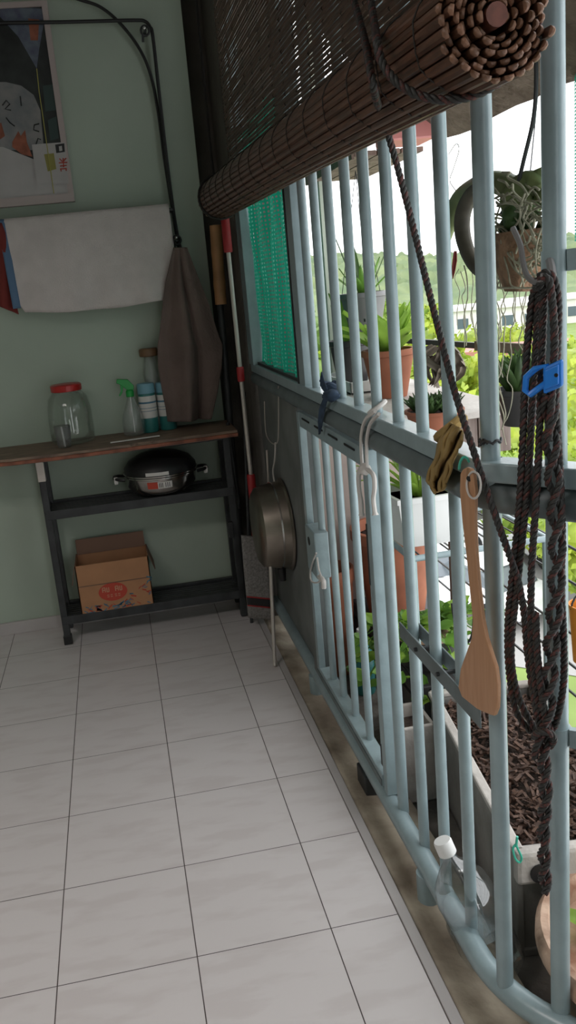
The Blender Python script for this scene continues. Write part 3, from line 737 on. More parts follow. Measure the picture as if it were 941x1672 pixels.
# ================================================================== ON THE END WALL
po = thing('framed_poster', 'large framed poster with dark and white artwork high on the end wall', 'poster', (-0.35, 3.56, 1.79))
PY = 3.548
fr = B()
tl, tr, br, bl_ = (-0.64, 2.515), (-0.068, 2.515), (-0.068, 1.79), (-0.64, 1.79)
for (a, c) in (((-0.64, -0.618), (1.822, 2.495)), ((-0.088, -0.066), (1.822, 2.495)), ((-0.64, -0.066), (2.495, 2.515)), ((-0.64, -0.066), (1.79, 1.822))): fr.box(a[0], a[1], PY - .004, 3.5765, c[0], c[1])
mk('frame', fr, M['poster_frame'], po)
mk('sheet', B().box(-0.62, -0.086, PY + .004, 3.572, 1.82, 2.497), M['p_dark'], po)
def pic(name, pts, m, lay=1, parent=po):
    y = PY + .004 - .0006 * lay
    return mk(name, B().poly([(q.x, y, q.z) for q in (on_y(u, v, y) for u, v in pts)]), M[m], parent)
def ell(cu, cv, a, c, t0=0, t1=360, n=24): return [(cu + a * math.cos(math.radians(t0 + (t1 - t0) * i / n)), cv - c * math.sin(math.radians(t0 + (t1 - t0) * i / n))) for i in range(n + 1)]
zz_ = lambda pts, m, lay, name: pic(name, pts, m, lay)
zz_([(-60, 134), (10, 134), (35, 140), (55, 155), (66, 180), (71, 235), (72, 245), (-60, 245)], 'p_blue', 1, 'rounded_print')
zz_([(-60, 240), (5, 240), (30, 250), (60, 262), (108, 265), (116, 322), (-60, 330)], 'p_white', 2, 'white_print')
zz_([(52, 236), (106, 232), (112, 300), (60, 300)], 'p_white', 14, 'corner_print')
zz_([(20, 232), (30, 214), (34, 222), (41, 212), (44, 232), (53, 256), (36, 252), (20, 240)], 'p_orange', 4, 'orange_print')
zz_([(-6, 205), (2, 200), (8, 222), (0, 228)], 'p_orange', 4, 'orange_print')
zz_([(-14, 12), (76, 14), (64, 80), (60, 112), (30, 60)], 'p_pennant', 2, 'pennant_print')
zz_([(46, 30), (64, 32), (62, 66), (50, 66)], 'p_orange', 3, 'pennant_stripe')
zz_([(70, 140), (86, 138), (91, 180), (74, 182)], 'p_teal', 2, 'leaf_print')
zz_([(78, 196), (92, 190), (96, 226), (82, 230)], 'p_teal', 2, 'leaf_print')
zz_([(72, 252), (88, 250), (92, 276), (78, 280)], 'p_yellow', 15, 'yellow_patch')
zz_([(90, 236), (105, 234), (106, 248), (92, 250)], 'black', 15, 'black_label')
zz_([(96, 239), (101, 238), (102, 246), (97, 247)], 'p_white', 16, 'black_label_sign')
sg = B()
for a, c in (((97, 259), (102, 264)), ((108, 258), (104, 263)), ((96, 266), (110, 265)), ((98, 271), (109, 270)), ((103, 258), (104, 273)), ((98, 276), (109, 275)), ((99, 276), (100, 280)), ((108, 275), (108, 279))):
    y = PY - .0058; p, q = on_y(*a, y), on_y(*c, y); sg.tube([p, q], .0021, 5)
mk('red_character', sg, M['red_print'], po)
yc = B(); yc.tube([on_y(u, v, PY - .008) for u, v in ((60, 112), (64, 150), (70, 190), (77, 240), (83, 280), (88, 316))], .0016, 6)
mk('hanging_cord', yc, M['yellow_cord'], po)
def line_print(cu, cv, pts):
    b = B(); y = PY + .0018
    b.tube([on_y(cu + a, cv + c, y) for a, c in pts], .0022, 4); mk('ink_stroke', b, M['p_dark'], po)
line_print(12, 170, ((-8, 2), (-2, -6), (4, 0), (-4, 8), (6, 10))); line_print(33, 165, ((0, -8), (2, 8))); line_print(60, 208, ((4, -6), (-4, -4), (-5, 4), (4, 7)))
line_print(16, 200, ((-6, -8), (0, 0), (8, 6))); line_print(62, 232, ((-3, 4), (0, -6), (5, -4)))

# black cables with clips
def wallp(pts, y): return [on_y(u, v, y) for u, v in pts]
cb = thing('black_cable', 'stiff black cable running flat then bent down the end wall by clips', 'cable', (0.25, 3.56, 1.6))
mk('cable', B().tube(spline(wallp(((-60, 38), (75, 36.5), (160, 34.5), (222, 33), (237, 35), (245, 44), (250, 62), (262, 170), (276, 290), (289, 380), (297, 415), (306, 470)), 3.54), 8), .0068, 8), M['black'], cb, smooth=True)
for u, v in ((237, 50), (289, 392)):
    b = B(); c = on_y(u, v, 3.53); 
    b.tube([c + Vector((.016 * math.cos(t * .5), 0, .018 * math.sin(t * .5))) for t in range(13)], .0045, 8, closed=True)
    b.tube([c + Vector((-.010, .0, -.014)), c + Vector((-.012, .008, -.038))], .005, 6)
    b.tube([c + Vector((0, 0, 0)), c + Vector((0, .0455, 0))], .006, 8)
    mk('clip', b, M['dark_metal'], cb, smooth=True)
    mk('clip_screw', B().blob(on_y(u - 1, v - 4, 3.520), .008, 2), M['chrome'], cb, smooth=True)
o = mk('wall_cable', B().tube(spline(wallp(((100, -10), (132, 0), (165, 12), (198, 40), (228, 80), (246, 122), (258, 180), (270, 270), (283, 350), (292, 405)), 3.556), 8), .0062, 8), M['black'], smooth=True)
tag(o, 'loose black cable sweeping in an arc down the end wall', 'cable')

# towel rail, towel and the red cloth
tr_ = thing('towel_rail', 'thin metal rail on the end wall under the framed poster', 'rail', (0, 3.5, 1.72))
mk('rod', B().tube([(-0.62, 3.495, 1.728), (0.315, 3.495, 1.722)], .007, 10), M['dark_metal'], tr_, smooth=True)
for x in (-0.60, 0.31): mk('bracket', B().tube([(x, 3.495, 1.722), (x, 3.577, 1.722)], .006, 8), M['dark_metal'], tr_, smooth=True)
def towel(u, v):
    # v: 0 back hem, over the rail, 1 front hem
    s = v
    if s < 0.30: t = s / .30; y, z = 3.508 + .010 * (1 - t), 1.728 - .26 * (1 - t)
    elif s < 0.36: t = (s - .30) / .06; a = math.pi * t; y, z = 3.495 + .0125 * math.cos(a), 1.728 + .0125 * math.sin(a)
    else: t = (s - .36) / .64; y, z = 3.4825 - .020 * math.sin(t * 2.6), 1.728 - .318 * t
    f = max(0, (s - .36) / .64); f *= f
    x = -0.352 + u * 0.652 + 0.004 * f * (u > .5)
    z += f * (-.028 * math.sin(u * 2.6 + .2) - .022 * (1 if u > .04 else .1) - .020 * max(0, u - .7) + .002 * math.sin(u * 17)) + (.004 * u) 
    y += f * (.012 * math.sin(u * 13 + .6) + .007 * math.sin(u * 29)) - .012 * f - .002 * math.sin(u * 9 + s * 8)
    return (x, y, z)
tw = thing('white_towel', 'big off-white towel draped over the rail on the end wall', 'towel', (0, 3.49, 1.38))
mk('cloth', B().grid(towel, 60, 44), M['towel'], tw, smooth='all', thick=.005)
def hem(u, v):
    x, y, z = towel(0.0, 0.34 + .66 * v); return (x - .010 + .030 * u - .008 * (1 - v), y - .006 + .006 * u, z - .004 * v)
mk('blue_hem', B().grid(hem, 4, 26), M['towel_blue'], tw, smooth='all', thick=.003)['label'] = 'blue side hem'
def redc(u, v): return (-0.425 + .07 * u + .02 * v + .012 * math.sin(v * 5), 3.475 + .012 * math.sin(u * 6 + v * 3), 1.725 - .31 * v - .04 * u * v)
tag(mk('red_cloth', B().grid(redc, 10, 24), M['red_cloth'], smooth='all', thick=.004), 'dark red cloth on the rail, at the blue edge of the towel', 'cloth')

# grey-brown cloth hanging from the lower cable clip
rows = [(404, 284, 306), (430, 278, 316), (460, 271, 328), (500, 266, 344), (540, 262, 356), (565, 258, 366), (600, 259, 364), (640, 266, 357), (668, 272, 351), (690, 275, 346)]
def ragf(u, v):
    q = v * (len(rows) - 1); i = min(int(q), len(rows) - 2); t = q - i
    vv = rows[i][0] * (1 - t) + rows[i + 1][0] * t; a = rows[i][1] * (1 - t) + rows[i + 1][1] * t; c = rows[i][2] * (1 - t) + rows[i + 1][2] * t
    crease = .028 * math.exp(-((u - (.45 + .28 * v)) / .055) ** 2) * min(1, v * 4)
    fold = .016 * math.sin(u * 7.5 + v * 2.2) + .010 * math.sin(u * 15 - v * 3)
    vv -= 22 * max(0, v - .82) * (u * 1.1) 
    p = on_y(a + (c - a) * u, vv, 3.42 + .02 * v)
    return p + Vector((0, crease + fold * min(1, .25 + v) + .025 * abs(u - .5) * 2 * min(1, v * 2), 0))
tag(mk('hanging_cloth', B().grid(ragf, 56, 60), M['rag'], smooth='all', thick=.004), 'grey-brown cloth hanging in folds over the right end of the plank', 'cloth')

# ================================================================== CORNER: POLES, MAT, PAN
def lean(u0, v0, y0, u1, v1, y1): return on_y(u0, v0, y0), on_y(u1, v1, y1)
a, c = lean(367, 352, 3.24, 419, 866, 3.22)
mp = thing('mop', 'telescopic mop pole with red grips leaning beside the corner pillar', 'mop', tuple(on_y(419, 866, 3.22)))
mk('pole', B().tube([a, c], .0085, 12), M['mop_pole'], mp, smooth=True)
for (u0, v0, u1, v1, r) in ((365, 352, 371, 408, .017), (385, 588, 389, 612, .0145), (404, 768, 411, 822, .017)):
    def on_pole(v): t = (v - 352) / (866 - 352); return a + (c - a) * t
    mk('red_grip', B().lathe([(r * .85, 0), (r, .004), (r, (on_pole(v1) - on_pole(v0)).length - .004), (r * .85, (on_pole(v1) - on_pole(v0)).length)], on_pole(v0), 14, axis=(c - a)), M['red_grip'], mp, smooth=True)
d_ = (c - a).normalized()
mk('mop_frame', B().tube([c - d_ * .12 + Vector((-.012, 0, 0)), c + d_ * .05 + Vector((-.02, 0, 0)), c + d_ * .05 + Vector((.02, 0, 0)), c - d_ * .12 + Vector((.012, 0, 0))], .003, 6), M['red_grip'], mp, smooth=True)
# grey woven mat / flat mop pad
ma = thing('floor_mat', 'folded grey woven mat with red stripes standing below the red-gripped mop', 'mat', tuple(on_y(420, 1010, 3.2)))
def matf(u, v):
    p = on_y(394 + u * 41 + v * 11, 876 + v * 133 + u * 4 - 2, 3.21); return p + Vector((0, .006 * math.sin(v * 5), 0))
mk('pad', B().grid(matf, 8, 20), M['mat_grey'], ma, smooth='all', thick=.012)
for v0, v1, m in ((.735, .750, 'red_grip'), (.75, .84, 'mat_dark'), (.84, .855, 'red_grip')):
    def mf(u, v): return Vector(matf(u, v0 + (v1 - v0) * v)) + Vector((0, -.0075, 0))
    mk('stripe', B().grid(mf, 4, 3), M[m], ma, smooth='all', thick=.002)
# pale stick leaning on the pan
p0 = on_z(449, 1087, 0.006); p1 = on_p(438, 835, (.50, 2.95, 0), (0.2, 1, 0))
tag(mk('pale_stick', B().tube([p1, p0], .0072, 10), M['mop_pole'], smooth=True), 'thin pale stick standing on the floor tiles before the hanging pan', 'stick')
p0 = on_y(436, 735, 3.15); p1 = on_y(441, 830, 3.15)
tag(mk('hanging_rod', B().tube([p0, p1], .005, 8), M['mop_pole'], smooth=True), 'short pale rod hanging above the dull metal pan', 'rod')
# bamboo piece and dark broom sticks in the corner
bb = thing('bamboo_pole', 'thick raw bamboo piece standing in the corner beside the red-tipped mop', 'bamboo', tuple(on_y(361, 497, 3.45)))
a, c = on_y(352, 368, 3.45), on_y(361, 497, 3.45)
mk('stem', B().tube([a + (c - a) * (i / 12) for i in range(13)], [.024 * (1.07 if i in (4, 9) else 1) for i in range(13)], 14), M['bamboo_raw'], bb, smooth=True)
a2, c2 = on_y(359, 485, 3.5), on_y(404, 1030, 3.50)
mk('lower_stem', B().tube([a2, c2], .014, 10), M['dark_metal'], bb, smooth=True)
for u0, v0, u1, v1, y, r, lab in ((372, 690, 392, 830, 3.42, .008, 'dark broom stick with pale flecks right of the metal rack'), (398, 640, 412, 1040, 3.28, .007, 'thin dark stick hanging behind the grey woven mat')):
    tag(mk('broom_stick', B().tube([on_y(u0, v0, y), on_y(u1, v1, y)], r, 10), M['dark_metal'], smooth=True), lab, 'stick')
# pan hung on the sheet panel
PNX = RX - 0.012; pc = Vector((PNX, 2.98, 0.505)); R_ = 0.168
pn = thing('frying_pan', 'deep dull metal pan hung flat against the sheet panel of the grille', 'pan', (PNX, 2.98, 0.33))
mk('bowl', B().lathe([(0.0, .110), (R_ * .80, .110), (R_ * .90, .098), (R_ * .96, .05), (R_, .006), (R_ * 1.05, .0), (R_ * 1.05, -.004), (R_ * .98, .002), (R_ * .93, .05), (R_ * .78, .10), (0, .102)], pc, 48, axis=(-1, 0, 0.0)), M['pan_steel'], pn, smooth=True)
mk('rim_band', B().lathe([(R_ * .972, .034), (R_ * .992, .034), (R_ * .988, .040), (R_ * .966, .040)], pc, 48, axis=(-1, 0, 0)), M['steel'], pn, smooth=True)
mk('handle', B().tube([pc + Vector((-.03, -.02, -.168)), pc + Vector((-.03, -.03, -.215))], [.017, .012], 12), M['black'], pn, smooth=True)
# hanging wires above the pan
o = thing('hanging_wires', 'thin pale wire loop and cord hanging above the dull metal pan', 'wire', tuple(on_x(455, 800, .545)))
mk('wire_loop', B().tube(spline([on_x(u, v, .545) for u, v in ((432, 655), (433, 690), (436, 712), (445, 724), (453, 722), (455, 700), (455, 630))], 6), .0022, 6), M['mop_pole'], o, smooth=True)
mk('cord', B().tube(spline([on_x(u, v, .545) for u, v in ((450, 723), (449, 750), (446, 770), (450, 795), (456, 818))], 6), .0032, 6), M['white_cord'], o, smooth=True)

# ================================================================== ROPE, TIES, SPATULA
RN = Vector((0.785, 0.62, 0)); RP = P2 - RN * 0.043
def rp_(u, v, off=0.0): return on_p(u, v, RP - RN * off, RN)
rope = thing('blind_rope', 'long dark rope of the blind, slanting down and looped in a hank on the post', 'rope', (RP.x, RP.y, 1.2))
def cord(name, pts, R=.0029, r=.0031, ph=0.0, n=6):
    ss = strands(spline(pts, n), R, r, ph=ph)
    b = B(); b.tube(ss[0], r, 6); b.tube(ss[1], r, 6)
    o = mk(name, b, M['rope'], rope, smooth='all')
    mk('tracer_strand', B().tube(ss[2], r, 6), M['rope_red'], o, smooth='all'); return o
top = on_x(628, 200, RC + 0.01)
cord('slanting_cord', [on_x(560, -60, .46), on_x(592, 50, .425), on_x(606, 120, RC - RR - .004), on_x(616, 165, RC - RR * .72), top, on_x(662, 320, .50) , on_x(735, 610, .515), on_x(775, 740, .522), on_x(812, 850, .538), rp_(846, 945, .006)], n=14)
ring_y = on_x(616, 165, RC - RR).y
cord('roll_loop', [on_x(596, -60, .46), on_x(612, 40, .425)] + [Vector((RC + (RR + .004) * math.cos(math.radians(t)), ring_y - .015 - .02 * i, ZA(ring_y) + (RR + .004) * math.sin(math.radians(t)))) for i, t in enumerate((165, 190, 215, 240, 265, 290, 315, 345))] + [Vector((.53, ring_y - .12, 1.85)), Vector((.53, ring_y - .12, 2.5))], n=8)
cord('hank_strand', [rp_(882, 468, .02), rp_(871, 480), rp_(862, 560), rp_(857, 640), rp_(854, 720), rp_(848, 830), rp_(838, 930), rp_(830, 1010), rp_(831, 1090), rp_(843, 1160), rp_(868, 1196)], ph=.4)
cord('hank_strand', [rp_(886, 464, .02), rp_(880, 485), rp_(874, 600), rp_(868, 690), rp_(862, 790), rp_(848, 930), rp_(836, 1040), rp_(838, 1100), rp_(852, 1150), rp_(876, 1194)], ph=1.2)
cord('hank_strand', [rp_(890, 460, .02), rp_(888, 500, .012), rp_(884, 620, .012), rp_(880, 740, .012), rp_(874, 840, .012), rp_(868, 940, .012), rp_(868, 1050, .012), rp_(876, 1130, .012), rp_(888, 1192, .01)], ph=2.0)
cord('hank_strand', [rp_(846, 945, .006), rp_(856, 1000, .004), rp_(862, 1070, .008), rp_(874, 1150, .012), rp_(884, 1196, .012)], ph=2.6)
cord('hank_strand', [rp_(875, 1000, .022), rp_(878, 1070, .022), rp_(886, 1140, .02), rp_(894, 1194, .012)], ph=.2)
cord('hank_strand', [rp_(876, 466, .012), rp_(884, 449, .02), rp_(896, 446, .02), rp_(906, 460, .018), rp_(912, 500, .012), rp_(910, 580, .012), rp_(908, 660, .006), rp_(913, 740), rp_(918, 860), rp_(917, 960), rp_(921, 1050), rp_(920, 1120), rp_(908, 1180), rp_(893, 1200)], ph=1.7)
cord('hank_strand', [rp_(880, 470, .024), rp_(886, 455, .03), rp_(896, 456, .03), rp_(902, 490, .026), rp_(906, 560, .024), rp_(902, 640, .022), rp_(896, 720, .022)], ph=0.9)
# two thick cords plaited round each other
tw0 = [rp_(898, 640, .014), rp_(900, 720, .014), rp_(909, 850, .014), rp_(909, 950, .014), rp_(902, 1040, .014), rp_(896, 1120, .014), rp_(890, 1200, .014)]
ss = strands(spline(tw0, 8), .0082, .006, pitch=.105, k=2, step=.01)
cord('hank_plait', ss[0], ph=.5, n=3); cord('hank_plait', ss[1], ph=1.5, n=3)
tl_ = [rp_(888, 1196, .012), rp_(889, 1250, .012), rp_(892, 1300, .012), rp_(888, 1350, .012), rp_(889, 1400, .012), rp_(891, 1455, .012)]
ss = strands(spline(tl_, 8), .0062, .006, pitch=.085, k=2, step=.01)
cord('hank_tail', ss[0], .0030, .0030, ph=.5, n=3); cord('hank_tail', ss[1], .0030, .0030, ph=1.5, n=3)
cord('hank_wrap', [rp_(872, 1204, .022), rp_(880, 1196, .034), rp_(897, 1196, .034), rp_(905, 1206, .022), rp_(896, 1220, .0), rp_(878, 1216, .0)], ph=.3)
cord('hank_end', [rp_(884, 1200, .02), rp_(876, 1220, .022), rp_(873, 1238, .02)], ph=.3)
# metal hook that carries the hank
hk = B().tube(spline([rp_(838, 372, -.03), rp_(850, 400, -.02), rp_(854, 425, -.01), rp_(860, 448, .0), rp_(872, 460, .016), rp_(884, 458, .03), rp_(888, 448, .028)], 6), .0042, 8)
hk.tube(spline([P2 + Vector((-.014, -.012, 1.388)), rp_(902, 448, .0), rp_(896, 462, .008), rp_(884, 464, .010)], 6), .006, 8)
tag(mk('grey_hook', hk, M['pot_grey'], smooth=True), 'grey bent metal hook holding the top of the dark rope hank', 'hook')
# blue clip across the hank
bc = thing('blue_clip', 'bright blue plastic clip clamped across the dark rope hank', 'clip', tuple(rp_(892, 635, .03)))
ex = (rp_(918, 600) - rp_(868, 622)).normalized(); ez = Vector((0, 0, 1)); ey = -RN
c1 = rp_(904, 615, .028); c0 = rp_(876, 618, .028)
b = B(); b.obox(c1, ex * .030, ey * .010, Vector((0, 0, .038))); jaw = mk('jaw', b, M['blue_clip'], bc, bevel=.004)
b = B(); b.obox(c1 + ey * .006, ex * .022, ey * .004, Vector((0, 0, .028))); mk('raised_face', b, M['blue_clip'], jaw, bevel=.002)
mk('slot', B().tube([c1 + ex * .008 + ey * .0078, c1 + ex * .008 + ey * .0088], .0028, 10), M['black'], jaw)
b = B(); b.tube([c0 + ex * a + Vector((0, 0, z)) for a, z in ((.016, .012), (-.002, .014), (-.016, .008), (-.018, -.010), (-.010, -.019), (.016, -.012))], .0048, 8, closed=True)
mk('handle_loop', b, M['blue_clip'], bc, smooth=True)

# spatula and its rings
sp = thing('wooden_spatula', 'wooden spatula hanging from the rail by a green ring', 'spatula', tuple(on_x(785, 1160, .525)))
XS = 0.527
def sx(u, v, o_=0.0): return on_x(u, v, XS + o_)
ln = [(758, 772), (757, 800), (761, 850), (767, 900), (773, 960), (778, 1010), (776, 1040), (768, 1062), (758, 1090), (754, 1120), (760, 1136), (785, 1156), (808, 1166)]
rn_ = [(779, 772), (782, 800), (781, 850), (783, 900), (788, 960), (794, 1010), (800, 1040), (808, 1065), (816, 1090), (819, 1115), (819, 1135), (818, 1155), (813, 1167)]
b = B(); vs = []; fs = []
tops = [(ln[0], rn_[0])]
outl = [(762, 765)] + ln + rn_[::-1] + [(774, 764), (768, 762)]
pts = [sx(u, v) for u, v in outl]
b.prism(pts, (-0.0075, -.002, 0))
mk('blade', b, M['wood'], sp, bevel=.0022)
mk('hanging_hole', B().tube([sx(767, 781, -.0076), sx(767, 781, -.0084)], .0048, 14), M['black'], sp)
o = mk('green_ring', B().tube([sx(759 + 9 * math.cos(t * .4), 767 + 21 * math.sin(t * .4), -.010 + .012 * math.sin(t * .4 + 1)) for t in range(8, 15)], .0022, 6), M['mint'], sp, smooth=True)
mk('wire_ring', B().tube([sx(774 + 11.5 * math.cos(t * .3), 792 + 22 * math.sin(t * .3), -.0105 - .003 * math.sin(t * .3)) for t in range(21)], .0018, 6, closed=True), M['white_cord'], sp, smooth=True)
tag(mk('thin_cord', B().tube(spline([on_x(u, v, .595) for u, v in ((752, 800), (766, 870), (772, 930), (774, 1000), (770, 1040), (758, 1050), (746, 1030), (740, 1000), (738, 985))], 6), .0024, 6), M['cord'], smooth=True), 'thin dark cord looping down behind the wooden spatula', 'cord')
# ties on the rail
XR = RX - 0.03
o = thing('navy_rag', 'dark navy rag knotted round a bar above the gate', 'rag', tuple(on_x(530, 700, XR)))
b = B(); b.blob(on_x(541, 646, XR - .004), .022, 3, .16, (1, 1.3, .7)); mk('knot', b, M['navy_rag'], o, smooth='all')
b = B(); b.tube([Vector((RX + .0165 * math.cos(t * .3), 2.18 + .019 * math.sin(t * .3), 1.112 + .004 * math.sin(t))) for t in range(21)], .010, 8, closed=True); mk('wrap', b, M['navy_rag'], o, smooth=True)
b = B(); ribbon(b, [on_x(u, v, XR - .006) for u, v in ((536, 640), (528, 626), (527, 612), (524, 622))], .02, (-1, -.6, 0), .2); mk('short_end', b, M['navy_rag'], o, smooth='all', thick=.003)
b = B(); ribbon(b, [on_x(u, v, XR - .006) for u, v in ((534, 650), (528, 670), (525, 690), (523, 708))], .022, (-1, -.6, 0), .25); mk('hanging_end', b, M['navy_rag'], o, smooth='all', thick=.003)
o = thing('cord_tie', 'white tubular cord tied round a bar over the gate, two ends hanging', 'cord', tuple(on_x(600, 840, XR)))
b = B(); b.tube([Vector((RX + .018 * math.cos(t * .3), 1.785 + .018 * math.sin(t * .3), 1.103 + .012 * math.sin(t * .3 + 2))) for t in range(21)], .0055, 8, closed=True); mk('loop', b, M['white_cord'], o, smooth=True)
for pts in (((613, 672), (598, 684), (591, 705), (590, 730), (592, 765)), ((619, 676), (606, 690), (600, 712), (599, 740), (600, 766))):
    mk('strand', B().tube(spline([on_x(u, v, XR - .004) for u, v in pts], 6), .0042, 8), M['white_cord'], o, smooth=True)
mk('knot', B().blob(on_x(596, 766, XR - .004), .014, 3, .1), M['white_cord'], o, smooth='all')
mk('end', B().tube(spline([on_x(u, v, XR - .004) for u, v in ((592, 760), (586, 775), (587, 800), (590, 820), (591, 841))], 6), [.006] * 24 + [.0085], 8), M['white_cord'], o, smooth=True)
mk('end', B().tube(spline([on_x(u, v, XR - .004) for u, v in ((600, 766), (610, 776), (612, 795), (610, 815), (613, 841))], 6), [.0055] * 24 + [.0085], 8), M['white_cord'], o, smooth=True)
o = thing('mustard_rag', 'mustard yellow rag wrapped over the rail round a bar', 'rag', tuple(on_x(715, 800, XR - .01)))
def mr(u, v):
    L = ((736, 690), (722, 715), (712, 740), (702, 765), (697, 785), (712, 806)); Rr = ((758, 704), (752, 722), (744, 748), (737, 768), (729, 788), (722, 800))
    q = v * 5; i = min(int(q), 4); t = q - i
    a = Vector((*L[i], 0)).lerp(Vector((*L[i + 1], 0)), t); c = Vector((*Rr[i], 0)).lerp(Vector((*Rr[i + 1], 0)), t); m = a.lerp(c, u)
    return on_x(m.x + 3 * math.sin(v * 9) * (u - .5) + 1.2 * math.sin(v * 17 + u * 4), m.y, RX - .042 + .008 * math.sin(u * 9 + v * 4) + .005 * math.sin(u * 17 + v * 7) + .002 * math.sin(u * 31 - v * 13) + (.06 * max(0, .18 - v) * 5 * .25))
mk('cloth', B().grid(mr, 40, 50), M['yellow_rag'], o, smooth='all', thick=.004)
b = B(); b.tube([Vector((RX + .021 * math.cos(t * .3), 1.372 + .021 * math.sin(t * .3), 1.118 + .016 * math.sin(t * .3 + 2.2))) for t in range(21)], .010, 8, closed=True); mk('wrap', b, M['yellow_rag'], o, smooth=True)
o = B(); o.tube([Vector((P1.x + .0168 * math.cos(t * .3), P1.y + .0168 * math.sin(t * .3), 1.122 + .003 * math.sin(t * 2))) for t in range(21)], .0022, 6, closed=True)
o.tube(spline([on_x(u, v, .552) for u, v in ((800, 722), (790, 720), (784, 728), (790, 718), (796, 724))], 5), .0024, 6)
tag(mk('black_wire_tie', o, M['wire'], smooth=True), 'thin black wire twisted round the foot of the thick post', 'wire')
o = thing('lock_cord', 'pale cord with a white knot hanging from the hole of the gate lock', 'cord', tuple(on_x(522, 958, .53)))
mk('cord', B().tube(spline([on_x(u, v, .529) for u, v in ((517, 903), (512, 915), (507, 935), (509, 949), (519, 951), (525, 943), (521, 930), (518, 910))], 6), .0028, 6), M['white_cord'], o, smooth=True)
mk('tag', B().tube(spline([on_x(u, v, .529) for u, v in ((522, 942), (528, 948), (529, 960))], 4), .008, 8), M['white_cord'], o, smooth=True)

# ================================================================== PLANT LEDGE
LZ = -0.07
# trough
A_ = Vector((0.690, 1.405, 0)); ux = Vector((0.125, 0.992, 0)).normalized(); uy = Vector((ux.y, -ux.x, 0))
tr = thing('planter_trough', 'long dirty white trough full of dark bark chips behind the bars', 'planter', (0.85, 1.75, LZ))
def tp(a, c, z): return tuple(A_ + ux * a + uy * c + Vector((0, 0, z)))
LT, WT = 0.70, 0.30
def slab(b, a0, a1, c0, c1, z0, z1):
    b.obox(A_ + ux * ((a0 + a1) / 2) + uy * ((c0 + c1) / 2) + Vector((0, 0, (z0 + z1) / 2)), ux * (a1 - a0), uy * (c1 - c0), Vector((0, 0, z1 - z0)))
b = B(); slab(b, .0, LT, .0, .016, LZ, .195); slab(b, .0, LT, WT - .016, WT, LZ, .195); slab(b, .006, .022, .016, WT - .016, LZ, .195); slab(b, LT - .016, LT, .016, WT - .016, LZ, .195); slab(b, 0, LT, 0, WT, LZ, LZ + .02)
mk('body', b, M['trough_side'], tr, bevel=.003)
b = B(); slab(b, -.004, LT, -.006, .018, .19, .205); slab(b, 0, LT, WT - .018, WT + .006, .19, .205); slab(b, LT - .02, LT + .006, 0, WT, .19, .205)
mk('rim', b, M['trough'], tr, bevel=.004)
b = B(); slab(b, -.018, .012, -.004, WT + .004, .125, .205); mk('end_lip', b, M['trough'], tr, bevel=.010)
b = B(); q = tp(-.019, .045, .155); b.tube([Vector(q), Vector(q) - ux * .004], .022, 18); mk('drain_hole', b, M['black'], tr)
b = B(); slab(b, .02, LT - .016, .016, WT - .016, .10, .165); soil_o = mk('soil', b, M['soil'], tr)
rb = random.Random(21); b = B()
for i in range(1500):
    a, c = rb.uniform(.02, LT - .03), rb.uniform(.02, WT - .02)
    z = .168 + .035 * math.sin(math.pi * a / LT) * math.sin(math.pi * c / WT) + rb.uniform(-.008, .014)
    l, w = rb.uniform(.012, .034), rb.uniform(.004, .009); th = rb.uniform(0, 6.28); ti = rb.uniform(-.6, .6)
    d = (ux * math.cos(th) + uy * math.sin(th) + Vector((0, 0, ti))).normalized(); s_ = d.cross(Vector((rb.uniform(-.5, .5), rb.uniform(-.5, .5), 1))).normalized(); n_ = s_.cross(d)
    b.obox(tp(a, c, z), d * l, s_ * w, n_ * w * .5)
bk = mk('bark_chips', b, M['bark'], tr); bk['kind'] = 'stuff'
# clothes peg on the lip
o = thing('green_peg', 'small mint green clothes peg clipped on the end of the trough', 'peg', tuple(on_p(846, 1405, A_ - ux * .03, ux)))
pg = lambda u, v: on_p(u, v, A_ - ux * .028, ux)
mk('spring_loop', B().tube(spline([pg(843, 1378), (pg(838, 1386)), pg(842, 1402), pg(849, 1408), pg(852, 1400), pg(846, 1386), pg(843, 1378)], 5), .0024, 6), M['mint'], o, smooth=True)
mk('prong', B().tube([pg(843, 1382), pg(845, 1366)], .003, 6), M['mint'], o, smooth=True)
# round pot, front right
rc = Vector((0.86, 1.185, LZ))
o = thing('round_clay_pot', 'wide weathered clay pot with pale thick rim and water plants, near the bars', 'pot', tuple(rc))
mk('body', B().lathe([(0, .0), (.15, .0), (.185, .06), (.200, .165), (.185, .165), (.17, .07), (.14, .02), (0, .02)], rc, 48), M['conc'], o, smooth=True)
mk('rim', B().lathe([(.180, .165), (.184, .200), (.192, .214), (.206, .214), (.216, .200), (.217, .178), (.205, .160), (.186, .158)], rc, 56), M['terra_pale'], o, smooth=True)
mk('water', B().lathe([(0, .150), (.184, .150)], rc, 40), mat('green_pond_water', (.10, .17, .04), .12, var=.4, scale=14), o)
b = B(); rb = random.Random(4)
for i in range(26):
    a = rb.uniform(0, 6.28); r = rb.uniform(.02, .10); c = rc + Vector((r * math.cos(a), r * math.sin(a), .152)); L = rb.uniform(.04, .07); d = Vector((math.cos(a + rb.uniform(-1, 1)), math.sin(a + rb.uniform(-1, 1)), 0))
    ribbon(b, [c + d * (L * t) + Vector((0, 0, .05 * math.sin(t * 2.4))) for t in (0, .25, .5, .75, 1)], .045, (0, 0, 1), .15)
mk('leaves', b, M['leaf_bright'], o, smooth='all')
